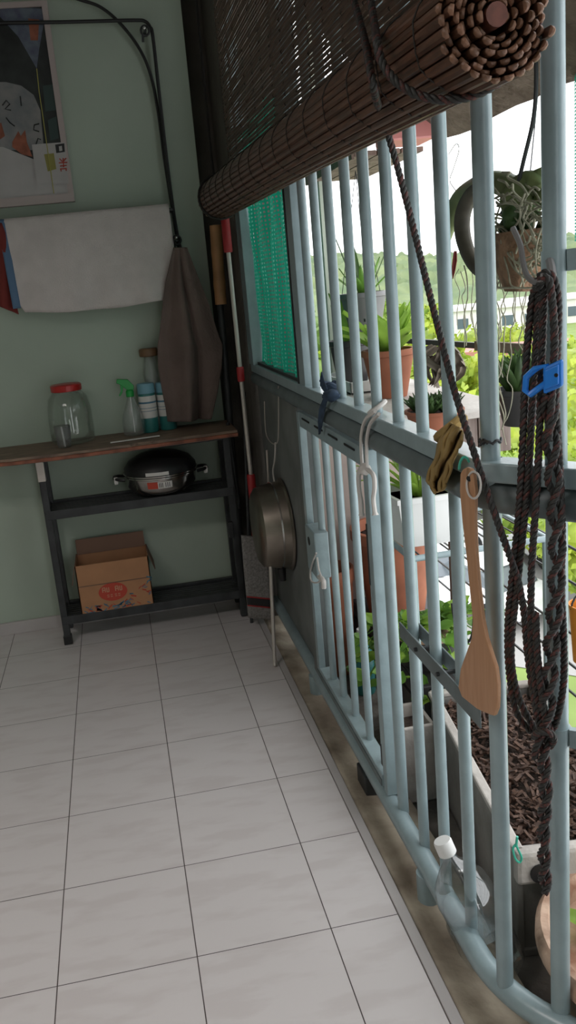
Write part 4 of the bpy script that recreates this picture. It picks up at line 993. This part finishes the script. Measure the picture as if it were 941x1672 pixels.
# big plastic bottle leaning on the bottom rail
cap = on_x(722, 1372, 0.540); base = on_z(818, 1590, -.06)
ax = (cap - base).normalized(); Lb = (cap - base).length
base = cap - ax * .302
o = thing('plastic_bottle', 'large clear plastic bottle, its white cap poking between the bars over the bottom rail', 'bottle', tuple(base))
prof = [(0, .0), (.046, .0), (.054, .010), (.055, .04), (.052, .05), (.055, .06), (.055, .10), (.052, .11), (.055, .12), (.055, .175), (.048, .205), (.030, .235), (.017, .255), (.0145, .268), (.0145, .285)]
prof = [(r * 1.16 if h < .24 else r, h) for r, h in prof]
b = B().lathe(prof, base, 36, axis=ax); rb = random.Random(6)
for q in b.v:
    h = (q - base).dot(ax)
    if .06 < h < .2: q += (q - base - ax * h) * (.05 * math.sin(h * 90 + q.x * 60) + rb.uniform(-.05, .03))
mk('body', b, M['pet'], o, smooth='all')
mk('cap', B().lathe([(0, .302), (.0175, .302), (.0195, .298), (.0195, .272), (.0175, .270), (.0, .270)], base, 28, axis=ax), M['white_plastic'], o, smooth=True)
mk('label', B().lathe([(.0650, .10), (.0655, .102), (.0655, .118), (.0650, .12)], base, 36, axis=ax), M['pet'], o, smooth=True)

def pot(name, label, c, r0, r1, h, m, soil=True, cat='pot', rim=.012, group=None):
    t = thing(name, label, cat, tuple(c), group)
    mk('body', B().lathe([(0, 0), (r0, 0), (r1 * .97, h * .86), (r1, h * .87), (r1 * 1.04, h * .88), (r1 * 1.04, h - .002), (r1 * 1.02, h), (r1 * .93, h), (r1 * .90, h * .86), (r0 * .9, .01), (0, .01)], c, 36), m, t, smooth=True)
    if soil: mk('soil', B().lathe([(0, h * .885), (r1 * .45, h * .885), (r1 * .915, h * .875)], c, 24), M['soil'], t, smooth='all')
    return t
def blades(t, c, n, L, w, m, seed, spread=1.0, droop=.5, r0=.02, name='leaves', lift=1.0, curl=.18):
    rb = random.Random(seed); b = B(); c = Vector(c)
    for i in range(n):
        a = 6.283 * i / n + rb.uniform(-.4, .4); l = L * rb.uniform(.7, 1.1); s = spread * rb.uniform(.4, 1.1); d = Vector((math.cos(a), math.sin(a), 0))
        pts = []
        for k in range(7):
            q = k / 6; pts.append(c + d * (r0 + l * s * q) + Vector((0, 0, l * lift * (q * (1.0 - .25 * s) - droop * q * q * s))))
        ribbon(b, pts, w, d.cross(Vector((0, 0, 1))).cross(d) + d * -.4, curl)
    return mk(name, b, m, t, smooth='all')
# boards carrying the upper pots
o = thing('plant_shelf', 'grey-brown boarded shelf with a pale top behind the upper bars', 'shelf', (.92, 2.7, .83))
b = B()
for i in range(9): b.box(.765, .785, 2.17 + i * .112, 2.17 + i * .112 + .108, .87, .978)
mk('front_boards', b, M['board'], o, bevel=.002)
b = B()
for i in range(3): b.box(.785 + i * .1, .785 + i * .1 + .096, 2.17, 2.19, .87, .978)
mk('end_boards', b, M['board'], o, bevel=.002)
mk('top', B().box(.75, 1.10, 2.15, 3.19, .978, .996), M['trough'], o, bevel=.003)
for x, y in ((.80, 2.56), (1.06, 2.56), (.80, 3.12), (1.06, 3.12)): mk('leg', B().box(x - .015, x + .015, y - .015, y + .015, LZ, .978), M['board'], o)
SZ = .997
c = on_x(637, 632, .885); c.z = SZ
t = pot('terracotta_pot', 'orange terracotta pot with broad upright bright green leaves on the boarded shelf', c, .055, .084, .155, M['terra'], cat='potted plant')
blades(t, c + Vector((0, 0, .12)), 24, .24, .055, M['leaf_bright'], 3, .75, .45, .01, lift=1.0)
c = Vector((.86, 2.90, SZ)); b = B(); b.box(.79, .96, 2.76, 3.12, SZ, SZ + .008)
for q in ((.79, .796, 2.76, 3.12), (.954, .96, 2.76, 3.12), (.79, .96, 2.76, 2.766), (.79, .96, 3.114, 3.12)): b.box(*q, SZ, SZ + .042)
tag(mk('white_tray', b, M['white_plastic'], bevel=.002), 'white plastic tray on the boarded shelf under the black pot', 'tray')
c = Vector((.875, 3.02, SZ + .009))
t = pot('black_pot', 'black plastic pot with sparse stems standing in the white tray', c, .055, .078, .16, M['pot_black'], cat='potted plant')
blades(t, c + Vector((0, 0, .14)), 9, .22, .03, M['leaf_mid'], 8, .5, .4)
c = on_x(597, 540, .905)
t = pot('grey_hanging_pot', 'grey plastic pot with thin branching plant hanging above the terracotta pot', c, .055, .082, .135, M['pot_grey'], cat='potted plant')
blades(t, c + Vector((0, 0, .12)), 8, .15, .020, M['leaf_mid'], 12, .9, .2)
blades(t, c + Vector((0, 0, .12)), 5, .20, .020, M['leaf_dark'], 14, .6, .1, name='stems', lift=1.3)
b = B()
for a in (0.4, 2.5, 4.6): b.tube([c + Vector((.08 * math.cos(a), .08 * math.sin(a), .13)), Vector((c.x, c.y, 1.741))], .0013, 5)
mk('hanger', b, M['wire'], t)
mk('drain_slots', B().obox(on_x(596, 523, .83) , (.002, 0, 0), (0, .016, 0), (0, 0, .010)), M['black'], t)
# slim stand with succulent bowl
bc_ = on_x(711, 706, .80)
o = thing('plant_bracket', 'slim dark bracket hooked on the rail, holding the terracotta bowl of succulents', 'bracket', (bc_.x, bc_.y, bc_.z - .01))
mk('plate', B().lathe([(0, -.008), (.06, -.008), (.06, 0), (0, 0)], bc_, 20), M['wire'], o)
for q in (-.04, .04): mk('arm', B().tube([bc_ + Vector((.05, q, -.012)), Vector((.606, bc_.y + q, bc_.z - .012)), Vector((.602, bc_.y + q, 1.06))], .004, 8), M['wire'], o, smooth=True)
t = pot('succulent_bowl', 'terracotta bowl of dark spiky succulents just above the rail', bc_, .058, .074, .062, M['terra'], cat='potted plant')
for s in range(9):
    a = s * .7; r = .045 if s else 0
    blades(t, bc_ + Vector((r * math.cos(a), r * math.sin(a), .055)), 14, .058, .012, M['leaf_dark'], 30 + s, .8, .15, .004, name='rosette')
# rack with white planter
o = thing('plant_rack', 'pale metal tube rack under the white planter box', 'rack', (.93, 2.3, LZ))
for y in (2.10, 2.48):
    mk('rail', B().tube([(.745, y, .615), (1.15, y, .615)], .009, 10), M['grille'], o, smooth=True)
mk('rail', B().tube([(.745, 2.10, .615), (.745, 2.48, .615)], .009, 10), M['grille'], o, smooth=True)
mk('rail', B().tube([(1.15, 2.10, .615), (1.15, 2.48, .615)], .009, 10), M['grille'], o, smooth=True)
b = B()
for i in range(9): b.tube([(.77 + i * .045, 2.10, .620), (.77 + i * .045, 2.48, .620)], .0025, 6)
mk('wire_deck', b, M['wire'], o)
for x in (.752, 1.145):
    for y in (2.105, 2.475): mk('leg', B().tube([(x, y, LZ), (x, y, .615)], .008, 10), M['grille'], o, smooth=True)
c = Vector((.825, 2.24, .6265))
o = thing('white_planter', 'square white planter box with spiky green leaves on the metal rack', 'potted plant', tuple(c))
mk('body', B().lathe([(0, 0), (.078, 0), (.100, .135), (.106, .135), (.106, .15), (.095, .15), (.072, .01), (0, .01)], c, 4 * 12, sq=.8), M['white_plastic'], o, smooth=True)
mk('soil', B().lathe([(0, .125), (.095, .125)], c, 40, sq=.8), M['soil'], o)
blades(o, c + Vector((0, 0, .13)), 34, .22, .015, M['leaf_bright'], 17, 1.0, .45)
# crates and pots low behind the gate
def crate(name, lab, x0, x1, y0, y1, z0, z1):
    t = thing(name, lab, 'crate', ((x0 + x1) / 2, (y0 + y1) / 2, z0)); b = B(); n = 4; h = (z1 - z0)
    for i in range(n):
        za, zb = z0 + h * i / n, z0 + h * (i + .8) / n
        for q in ((x0, x1, y0, y0 + .008), (x0, x1, y1 - .008, y1), (x0, x0 + .008, y0, y1), (x1 - .008, x1, y0, y1)): b.box(*q, za, zb)
    mk('slatted_sides', b, M['pot_black'], t)
    for x in (x0 + .008, x1 - .008):
        for y in (y0 + .008, y1 - .008): mk('corner_post', B().box(x - .010, x + .010, y - .010, y + .010, z0, z1 - .002), M['pot_black'], t)
    mk('lid_panel', B().box(x0, x1, y0, y1, z1 - .012, z1), M['pot_black'], t, bevel=.003); return t
crate('black_crate', 'black slatted crate under the ivy bowl beyond the gate post', .77, .97, 2.135, 2.455, LZ, .20)
c = Vector((.845, 2.29, .201))
t = pot('ivy_bowl', 'dark bowl with pale rim and trailing ivy leaves on the black crate', c, .075, .115, .12, M['pot_black'], cat='potted plant')
mk('rim_band', B().lathe([(.119, .112), (.123, .112), (.123, .121), (.112, .121)], c, 36), M['terra_pale'], t, smooth=True)
rb = random.Random(9)
st = B(); b = B(); b2 = B()
for i in range(26):
    a = rb.uniform(0, 6.28); l = rb.uniform(.10, .26); d = Vector((math.cos(a), math.sin(a), 0)); up = rb.uniform(.2, 1.3)
    pts = [c + Vector((0, 0, .11)) + d * (l * q) + Vector((0, 0, l * (up * q - .9 * q * q))) for q in (0, .2, .4, .6, .8, 1)]
    st.tube(pts, .0022, 5)
    for p in pts[1:]:
        for k in range(2):
            e = Vector((rb.uniform(-1, 1), rb.uniform(-1, 1), rb.uniform(-.3, .6))).normalized(); q = p + e * .012; s = rb.uniform(.03, .055)
            ribbon(b if rb.random() < .65 else b2, [q, q + e * s * .33, q + e * s * .66, q + e * s], s * .85, (rb.uniform(-.6, .2), rb.uniform(-.8, 0), 1), .12)
mk('stems', st, M['leaf_mid'], t); mk('leaves', b, M['leaf_mid'], t, smooth='all'); q = mk('young_leaves', b2, M['leaf_bright'], t, smooth='all'); q['label'] = 'brighter young leaves'
crate('low_black_crate', 'low black slatted crate under the big terracotta pot', .80, 1.10, 2.66, 2.98, LZ, .16)
c = Vector((.93, 2.82, .161))
t = pot('big_terracotta_pot', 'big plain terracotta pot on the low black crate behind the gate bars', c, .105, .15, .33, M['terra'])
c = Vector((.70, 2.86, LZ))
t = pot('small_terracotta_pot', 'smaller terracotta pot low behind the gate bars', c, .058, .078, .42, M['terra'], cat='pot')
b = B(); c = Vector((.74, 2.66, LZ)); b.lathe([(0, 0), (.036, 0), (.04, .01), (.04, .15), (.02, .19), (.014, .20), (.014, .22), (0, .22)], c, 20)
t = thing('teal_bottle', 'dull teal plastic bottle standing low behind the gate', 'bottle', tuple(c)); mk('body', b, M['teal_plastic'], t, smooth=True); mk('cap', B().lathe([(0, .245), (.016, .245), (.016, .22), (0, .22)], c, 16), M['white_plastic'], t)
c = Vector((.86, 2.155 + .06, LZ)); 
b = B(); x0, x1, y0, y1 = .645, .745, 1.98, 2.12
b.box(x0, x1, y0, y1, LZ, LZ + .01)
for q in ((x0, x0 + .012, y0, y1), (x1 - .012, x1, y0, y1), (x0, x1, y0, y0 + .012), (x0, x1, y1 - .012, y1)): b.box(*q, LZ, .17)
o = thing('foam_box', 'small dirty white foam box beyond the far end of the trough', 'box', (.75, 2.06, LZ)); mk('body', b, M['trough'], o, bevel=.004); mk('soil', B().box(x0 + .012, x1 - .012, y0 + .012, y1 - .012, LZ + .01, .13), M['soil'], o)
# cage of dark wires at the outer edge
o = thing('outer_wire_cage', 'thin dark horizontal wires strung along the outer edge of the ledge', 'cage', (1.2, 2.0, LZ))
for z in (.593, .489, .33, .231, .142): mk('wire', B().tube([(1.2, .6, z), (1.2, 3.3, z)], .0042, 6), M['wire'], o, smooth=True)
for y in (.62, 3.28): mk('post', B().tube([(1.2, y, LZ), (1.2, y, .61)], .010, 8), M['wire'], o, smooth=True)
a, c = on_x(575, 550, .97), on_x(860, 570, 1.17)
mk('cross_bar', B().beam(a, c, .012, .018), M['wire'], o)
mk('cross_bar_end', B().beam(c - (c - a) * .22, c, .016, .030), M['trunk'], o)
# hanging basket
hc = on_x(861, 425, .85)
o = thing('hanging_basket', 'hanging coir basket with thick arching leaf and tangled pale roots', 'hanging plant', tuple(hc - Vector((0, 0, .07))))
mk('coir_pot', B().lathe([(0, -.062), (.040, -.058), (.052, -.02), (.060, .04), (.062, .058), (.054, .058), (.045, .04), (0, .035)], hc, 28, sq=.55), M['husk'], o, smooth='all')
fx = lambda u, v, dx=0.0: on_x(u, v, .85 + dx)
sg = sight(830, 340).normalized()
b = B(); ribbon(b, spline([fx(862, 362), fx(850, 318), fx(822, 296), fx(785, 292), fx(756, 312), fx(738, 345), fx(724, 395), fx(722, 432)], 6), .058, -sg + Vector((0, 0, .5)), -.16, nseg=6)
mk('arching_leaf', b, M['leaf_thick'], o, smooth='all', thick=.004)
b = B(); ribbon(b, spline([fx(858, 360, .02), fx(868, 325, .02), fx(880, 300, .03), fx(895, 318, .03), fx(900, 350, .03)], 6), .06, -sg, -.2, nseg=6)
ribbon(b, spline([fx(840, 350, -.01), fx(838, 318, -.01), fx(862, 290, .01), fx(884, 300, .02)], 6), .05, -sg + Vector((0, 0, .6)), -.2, nseg=6)
mk('upright_leaf', b, M['leaf_thick'], o, smooth='all', thick=.003)
b = B(); ribbon(b, spline([fx(800, 302, -.012), fx(772, 316, -.012), fx(756, 350, -.012), fx(757, 390, -.01), fx(774, 432, 0), fx(800, 452, .01), fx(830, 446, .01)], 6), .034, -sg, -.25, nseg=6)
mk('old_leaf', b, M['leaf_old'], o, smooth='all', thick=.004)['label'] = 'dark dry leaf curling under'
b = B(); rb = random.Random(31)
for i in range(12): 
    a = rb.uniform(0, 6.28); b.blob(hc + Vector((.04 * math.cos(a), .04 * math.sin(a), .062 + rb.uniform(0, .03))), rb.uniform(.010, .02), 2)
mk('moss_clumps', b, M['leaf_dark'], o, smooth='all')
b = B()
for i in range(120):
    u, v = rb.uniform(805, 905), rb.uniform(310, 430); dx = rb.uniform(-.06, .05); pts = [fx(u, v, dx)]
    du, dv = rb.uniform(-12, 12), rb.uniform(-10, 22)
    for k in range(rb.randint(5, 9)):
        u += du + rb.uniform(-14, 14); v += dv + rb.uniform(-12, 16); u = min(910, max(796, u)); v = min(470, max(282, v)); dx += rb.uniform(-.012, .012); pts.append(fx(u, v, max(-.075, min(.07, dx))))
    b.tube(spline(pts, 4), rb.uniform(.0014, .0027), 5)
rt = mk('tangled_roots', b, M['root'], o, smooth='all'); rt['kind'] = 'stuff'
b = B()
for i in range(17):
    u, v = rb.uniform(742, 890), rb.uniform(430, 462); dx = rb.uniform(-.03, .04); pts = [fx(u, v, dx)]; end = rb.choice((520, 560, 600, 640, 700))
    while v < end:
        v += rb.uniform(12, 30); u += rb.uniform(-9, 9); pts.append(fx(u, v, dx))
    b.tube(spline(pts, 4), rb.uniform(.0010, .0017), 5)
mk('hanging_roots', b, M['root'], o, smooth='all')['kind'] = 'stuff'
b = B(); ribbon(b, [fx(744, 410), fx(743, 425), fx(741, 440), fx(740, 455)], .010, -sg, .2); mk('red_sprout', b, M['red_cloth'], o, thick=.002)
mk('hanging_cable', B().tube(spline([fx(872, 52), fx(876, 120), fx(872, 190), fx(856, 260), fx(846, 300), fx(835, 335), fx(818, 350)], 6), .0042, 8), M['wire'], o, smooth=True)
mk('wire_tendril', B().tube(spline([fx(733, 252), fx(745, 235), (fx(750, 245)), fx(741, 275), fx(735, 295), fx(745, 312)], 6), .0010, 5), M['root'], o)
# dark pot with bushy plant behind the rope hank, dry plant left of it
c = on_x(853, 692, .98)
t = pot('dark_hanging_pot', 'dark pot with small bushy leaves behind the rope hank', c, .045, .065, .09, M['pot_black'], cat='potted plant')
for s in range(5): blades(t, c + Vector((.03 * math.cos(s * 1.3), .03 * math.sin(s * 1.3), .08)), 12, .13, .02, M['leaf_dark'], 50 + s, .6, .3, .004, name='sprig')
b = B(); b.tube([c + Vector((.06, 0, .08)), c + Vector((.02, 0, .5)), c + Vector((.1, .02, 1.05))], .0015, 5); mk('hanger', b, M['wire'], t)
c = on_x(722, 575, 1.0)
o = thing('dry_plant', 'withered grey-brown leaves hanging from the dark cross bar', 'plant', tuple(c - Vector((0, 0, .08))))
b = B(); rb = random.Random(77)
for i in range(14):
    q = c + Vector((rb.uniform(-.03, .03), rb.uniform(-.03, .03), .02)); ribbon(b, spline([q, q + Vector((rb.uniform(-.03, .03), rb.uniform(-.03, .03), -.03)), q + Vector((rb.uniform(-.05, .05), rb.uniform(-.04, .04), -.07)), q + Vector((rb.uniform(-.05, .05), rb.uniform(-.05, .05), -.12))], 4), .026, (-1, -.6, rb.uniform(-.9, .9)), .4)
mk('leaves', b, M['leaf_dry'], o, smooth='all'); mk('stem', B().tube([c + Vector((0, 0, .045)), c], .004, 6), M['trunk'], o)
# weathered canopy above the ledge, pink box hung from it
o = thing('wooden_canopy', 'weathered brown slatted canopy sloping out above the plant ledge', 'canopy', (.85, 1.9, 1.75))
rb = random.Random(13)
for i in range(5):
    x0 = .99 - i * .085; z0 = 1.785 + i * .07
    b = B(); ya = 1.25 + rb.uniform(-.03, .03); yb = 2.42 + rb.uniform(-.04, .04); n = 14; pts = []
    lo = [(x0 + .045 + rb.uniform(-.006, .006), ya + (yb - ya) * k / n) for k in range(n + 1)]; hi = [(x0 - .045 + rb.uniform(-.003, .003), ya + (yb - ya) * k / n) for k in range(n + 1)]
    sl = lambda x: z0 - (x - x0) * .82
    b.prism([(x, y, sl(x)) for x, y in lo] + [(x, y, sl(x)) for x, y in hi[::-1]], (.008, 0, .010)); mk('board', b, M['canopy'], o)
for y in (1.4, 1.9, 2.3): mk('batten', B().beam((1.02, y, 1.79), (.62, y, 2.12), .03, .02), M['canopy'], o)
b = B(); b.box(.86, 1.0, 2.42, 2.56, 1.755, 1.86)
o = thing('pink_box', 'faded pink plastic box under the far end of the canopy', 'box', (.93, 2.5, 1.755)); mk('body', b, M['pink'], o, bevel=.006); mk('lid_rim', B().box(.852, 1.008, 2.412, 2.568, 1.845, 1.862), M['pink'], o, bevel=.003)
o = thing('hanging_shelf', 'weathered board shelf with small plants above the far bars', 'shelf', (.9, 2.9, 1.74))
for i in range(3): mk('board', B().box(.80 + i * .075, .80 + i * .075 + .07, 2.58, 3.18, 1.742, 1.757), M['canopy'], o, bevel=.002)
mk('front_board', B().box(.79, .80, 2.58, 3.18, 1.735, 1.80), M['canopy'], o, bevel=.002)
for y in (2.66, 3.1): mk('hanger', B().tube([(.9, y, 1.75), (.9, y, 2.645)], .003, 6), M['wire'], o)
for s, lab in ((0, 'small green tuft on the weathered hanging shelf, nearer the blind roll'), (1, 'small green tuft on the weathered hanging shelf, at its far end')):
    t = pot('shelf_tuft', lab, Vector((.84, 2.72 + .22 * s, 1.758)), .025, .035, .05, M['terra'], cat='potted plant'); blades(t, Vector((.84, 2.72 + .22 * s, 1.80)), 16, .08, .012, M['leaf_mid'], 90 + s, .9, .5)
YN = on_x(932, 250, 1.02).y
def sn(u, v): return (1.02 + .01 * math.sin(u * 20), YN - .45 + u * .45, 1.42 + v * .44)
tag(mk('outer_net', B().grid(sn, 30, 20), M['net'], smooth='all'), 'strip of green shade net hanging outside, beyond the thick post', 'net')
c = on_x(958, 1030, 1.185)
o = thing('orange_bucket', 'orange bucket low outside, at the edge of the ledge', 'bucket', tuple(c - Vector((0, 0, .09)))); mk('body', B().lathe([(0, -.09), (.035, -.09), (.045, .07), (.047, .07), (.047, .08), (.043, .08), (.033, -.08), (0, -.08)], c, 28), M['orange'], o, smooth=True)
mk('handle', B().tube([c + Vector((.045 * math.cos(t * .35), 0, .07 + .05 * math.sin(t * .35))) for t in range(10)], .003, 6), M['wire'], o)

# ================================================================== BELOW AND BEYOND
GZ = -8.0
struct('outside_ground', B().box(-150, 400, 6, 420, GZ - .5, GZ), M['grass_ground'])
b = B(); b.poly([tuple(on_z(u, v, GZ + .02)) for u, v in ((540, 1040), (980, 1110), (980, 850), (820, 818), (560, 850))]); struct('street', b, M['street'])
def hillf(u, v):
    ang = math.radians(-2 + 50 * u); d = 170 + 170 * v; x = d * math.sin(ang); y = d * math.cos(ang)
    top = 15.5 + 1.6 * math.sin(u * 9 + .6) + 1.0 * math.sin(u * 23) - 8.5 * max(0, u - .42) ** .8
    h = top * math.sin(min(1, v * 1.6) * math.pi / 2) if v < .63 else top * (1 - (v - .63) * .6)
    return (x, y, GZ + h + (1.3 * math.sin(u * 140 + v * 31) * math.sin(v * 90 + u * 17) + .9 * math.sin(u * 260 + 1) * math.sin(v * 170)) * min(1, v * 4))
struct('hill', B().grid(hillf, 260, 70), M['hill'], smooth='all')
def tree(u, v, d, r, m, seed):
    rb = random.Random(seed); c = on_d(u, v, d)
    t = thing('tree', 'leafy green tree below the ledge, seen between the bars', 'tree', (c.x, c.y, GZ), 'trees below the balcony')
    blobs = [(c + Vector((rb.uniform(-.7, .7), rb.uniform(-.7, .7), rb.uniform(-.35, .35))) * r, r * rb.uniform(.35, .6)) for _ in range(9)]
    b = B()
    for p, q in blobs: b.blob(p, q * .82, 2, .1, (1, 1, .8), rb)
    for p, q in blobs:
        for _ in range(170):
            n = Vector((rb.gauss(0, 1), rb.gauss(0, 1), rb.gauss(0, 1))).normalized(); w = p + Vector((n.x, n.y, n.z * .8)) * q * rb.uniform(.85, 1.12)
            e = (n + Vector((rb.uniform(-.8, .8), rb.uniform(-.8, .8), rb.uniform(-.8, .8)))).normalized(); s1 = e.orthogonal().normalized(); s2 = e.cross(s1); s = r * rb.uniform(.05, .10)
            b.poly([w - s1 * s, w - s2 * s * .6, w + s1 * s, w + s2 * s * .6])
    mk('crown', b, m, t)
    mk('trunk', B().tube([(c.x, c.y, GZ), (c.x + .1, c.y, GZ + (c.z - GZ) * .5), tuple(c)], [r * .09, r * .07, r * .04], 8), M['trunk'], t, smooth=True)
TY, TG, TD = M['tree_yellow'], M['tree_green'], M['tree_deep']
for i, q in enumerate(((575, 640, 44, 3.6, TG), (640, 600, 50, 3.6, TY), (700, 625, 42, 3.2, TY), (755, 640, 46, 3.4, TY), (820, 640, 44, 3.4, TY), (890, 650, 42, 3.4, TY), (690, 700, 34, 2.6, TY), (760, 720, 33, 2.6, TY), (830, 740, 33, 2.6, TY),
                       (905, 760, 30, 2.6, TY), (840, 805, 27, 1.7, TG), (905, 840, 25, 1.7, TY), (950, 900, 23, 1.6, TY), (760, 580, 70, 3.2, TY), (850, 575, 72, 3.0, TY), (610, 540, 90, 4.0, TG), (670, 530, 95, 4.2, TY), (900, 585, 70, 3.4, TG), (545, 560, 70, 4.0, TD), (960, 700, 36, 3.0, TY))):
    tree(*q, 100 + i)
def building(name, label, u, v0, d, wdt, dep, hgt, rows_, cols, roof, m='white_wall', yaw=.45):
    c = on_d(u, v0, d); t = thing(name, label, 'building', (c.x, c.y, GZ)); ax = Vector((math.cos(yaw), -math.sin(yaw), 0)); ay = Vector((math.sin(yaw), math.cos(yaw), 0)); topz = c.z
    b = B(); b.obox(Vector((c.x, c.y, (topz + GZ) / 2)), ax * wdt, ay * dep, Vector((0, 0, topz - GZ))); mk('walls', b, M[m], t)
    b = B(); b.obox(Vector((c.x, c.y, topz + .2)), ax * (wdt + .8), ay * (dep + .8), Vector((0, 0, .45))); mk('roof', b, roof, t)
    for r in range(rows_):
        for k in range(cols):
            p = Vector((c.x, c.y, topz - 1.7 - r * 3.0)) - ay * (dep / 2 + .02) + ax * ((k + .5) / cols - .5) * wdt
            b = B(); b.obox(p, ax * min(1.6, wdt / cols * .5), ay * .12, Vector((0, 0, 1.3))); w = mk('window', b, M['win_dark'], t)
building('white_building', 'long white building with dark windows at the foot of the hill', 775, 503, 120, 17, 9, 8, 2, 6, M['white_wall'])
building('tall_white_building', 'white block of flats behind the dangling roots', 900, 488, 130, 13, 9, 10, 3, 5, M['white_wall'])
building('red_roofed_house', 'small house with pale red roof between the trees', 848, 574, 58, 6, 4, 4, 1, 3, M['roof_pink'])
def car(label, u, v, yaw, ln_=4.4, wd=1.8, ht=1.5):
    c = on_z(u, v, GZ + .02); t = thing('car', label, 'car', tuple(c)); ax = Vector((math.cos(yaw), math.sin(yaw), 0)); ay = Vector((-ax.y, ax.x, 0)); Z = Vector((0, 0, 1))
    def sec(pts, hw):
        vs = []
        for s in (-1, 1): vs.append([c + ax * (a * ln_) + ay * (s * hw) + Z * (h * ht) for a, h in pts])
        b = B(); n = len(pts); b.add(vs[0] + vs[1], [tuple(range(n)), tuple(range(2 * n - 1, n - 1, -1))] + [(i, n + i, n + (i + 1) % n, (i + 1) % n) for i in range(n)]); return b
    mk('body', sec([(-.5, .2), (-.49, .52), (-.42, .60), (-.24, .64), (.22, .64), (.42, .58), (.5, .45), (.5, .2)], wd / 2), M['car_white'], t, bevel=.06)
    mk('windows', sec([(-.36, .63), (-.22, .94), (.05, .95), (.24, .63)], wd / 2 * .84), M['car_glass'], t, bevel=.05)
    mk('roof', sec([(-.25, .93), (-.21, 1.0), (.03, 1.0), (.08, .93)], wd / 2 * .82), M['car_white'], t, bevel=.05)
    for a in (-.31, .32):
        for s in (-1, 1): mk('wheel', B().tube([c + ax * a * ln_ + ay * s * (wd / 2 - .2) + Z * .32, c + ax * a * ln_ + ay * s * (wd / 2 + .02) + Z * .32], .32, 16), M['black'], t, smooth=True)
car('white car parked below, seen between the spatula and the rope hank', 780, 985, 1.9)
car('white car parked below, mostly hidden behind the rope hank', 862, 905, 2.0)
car('white car parked below, seen left of the wooden spatula', 715, 960, 1.5)
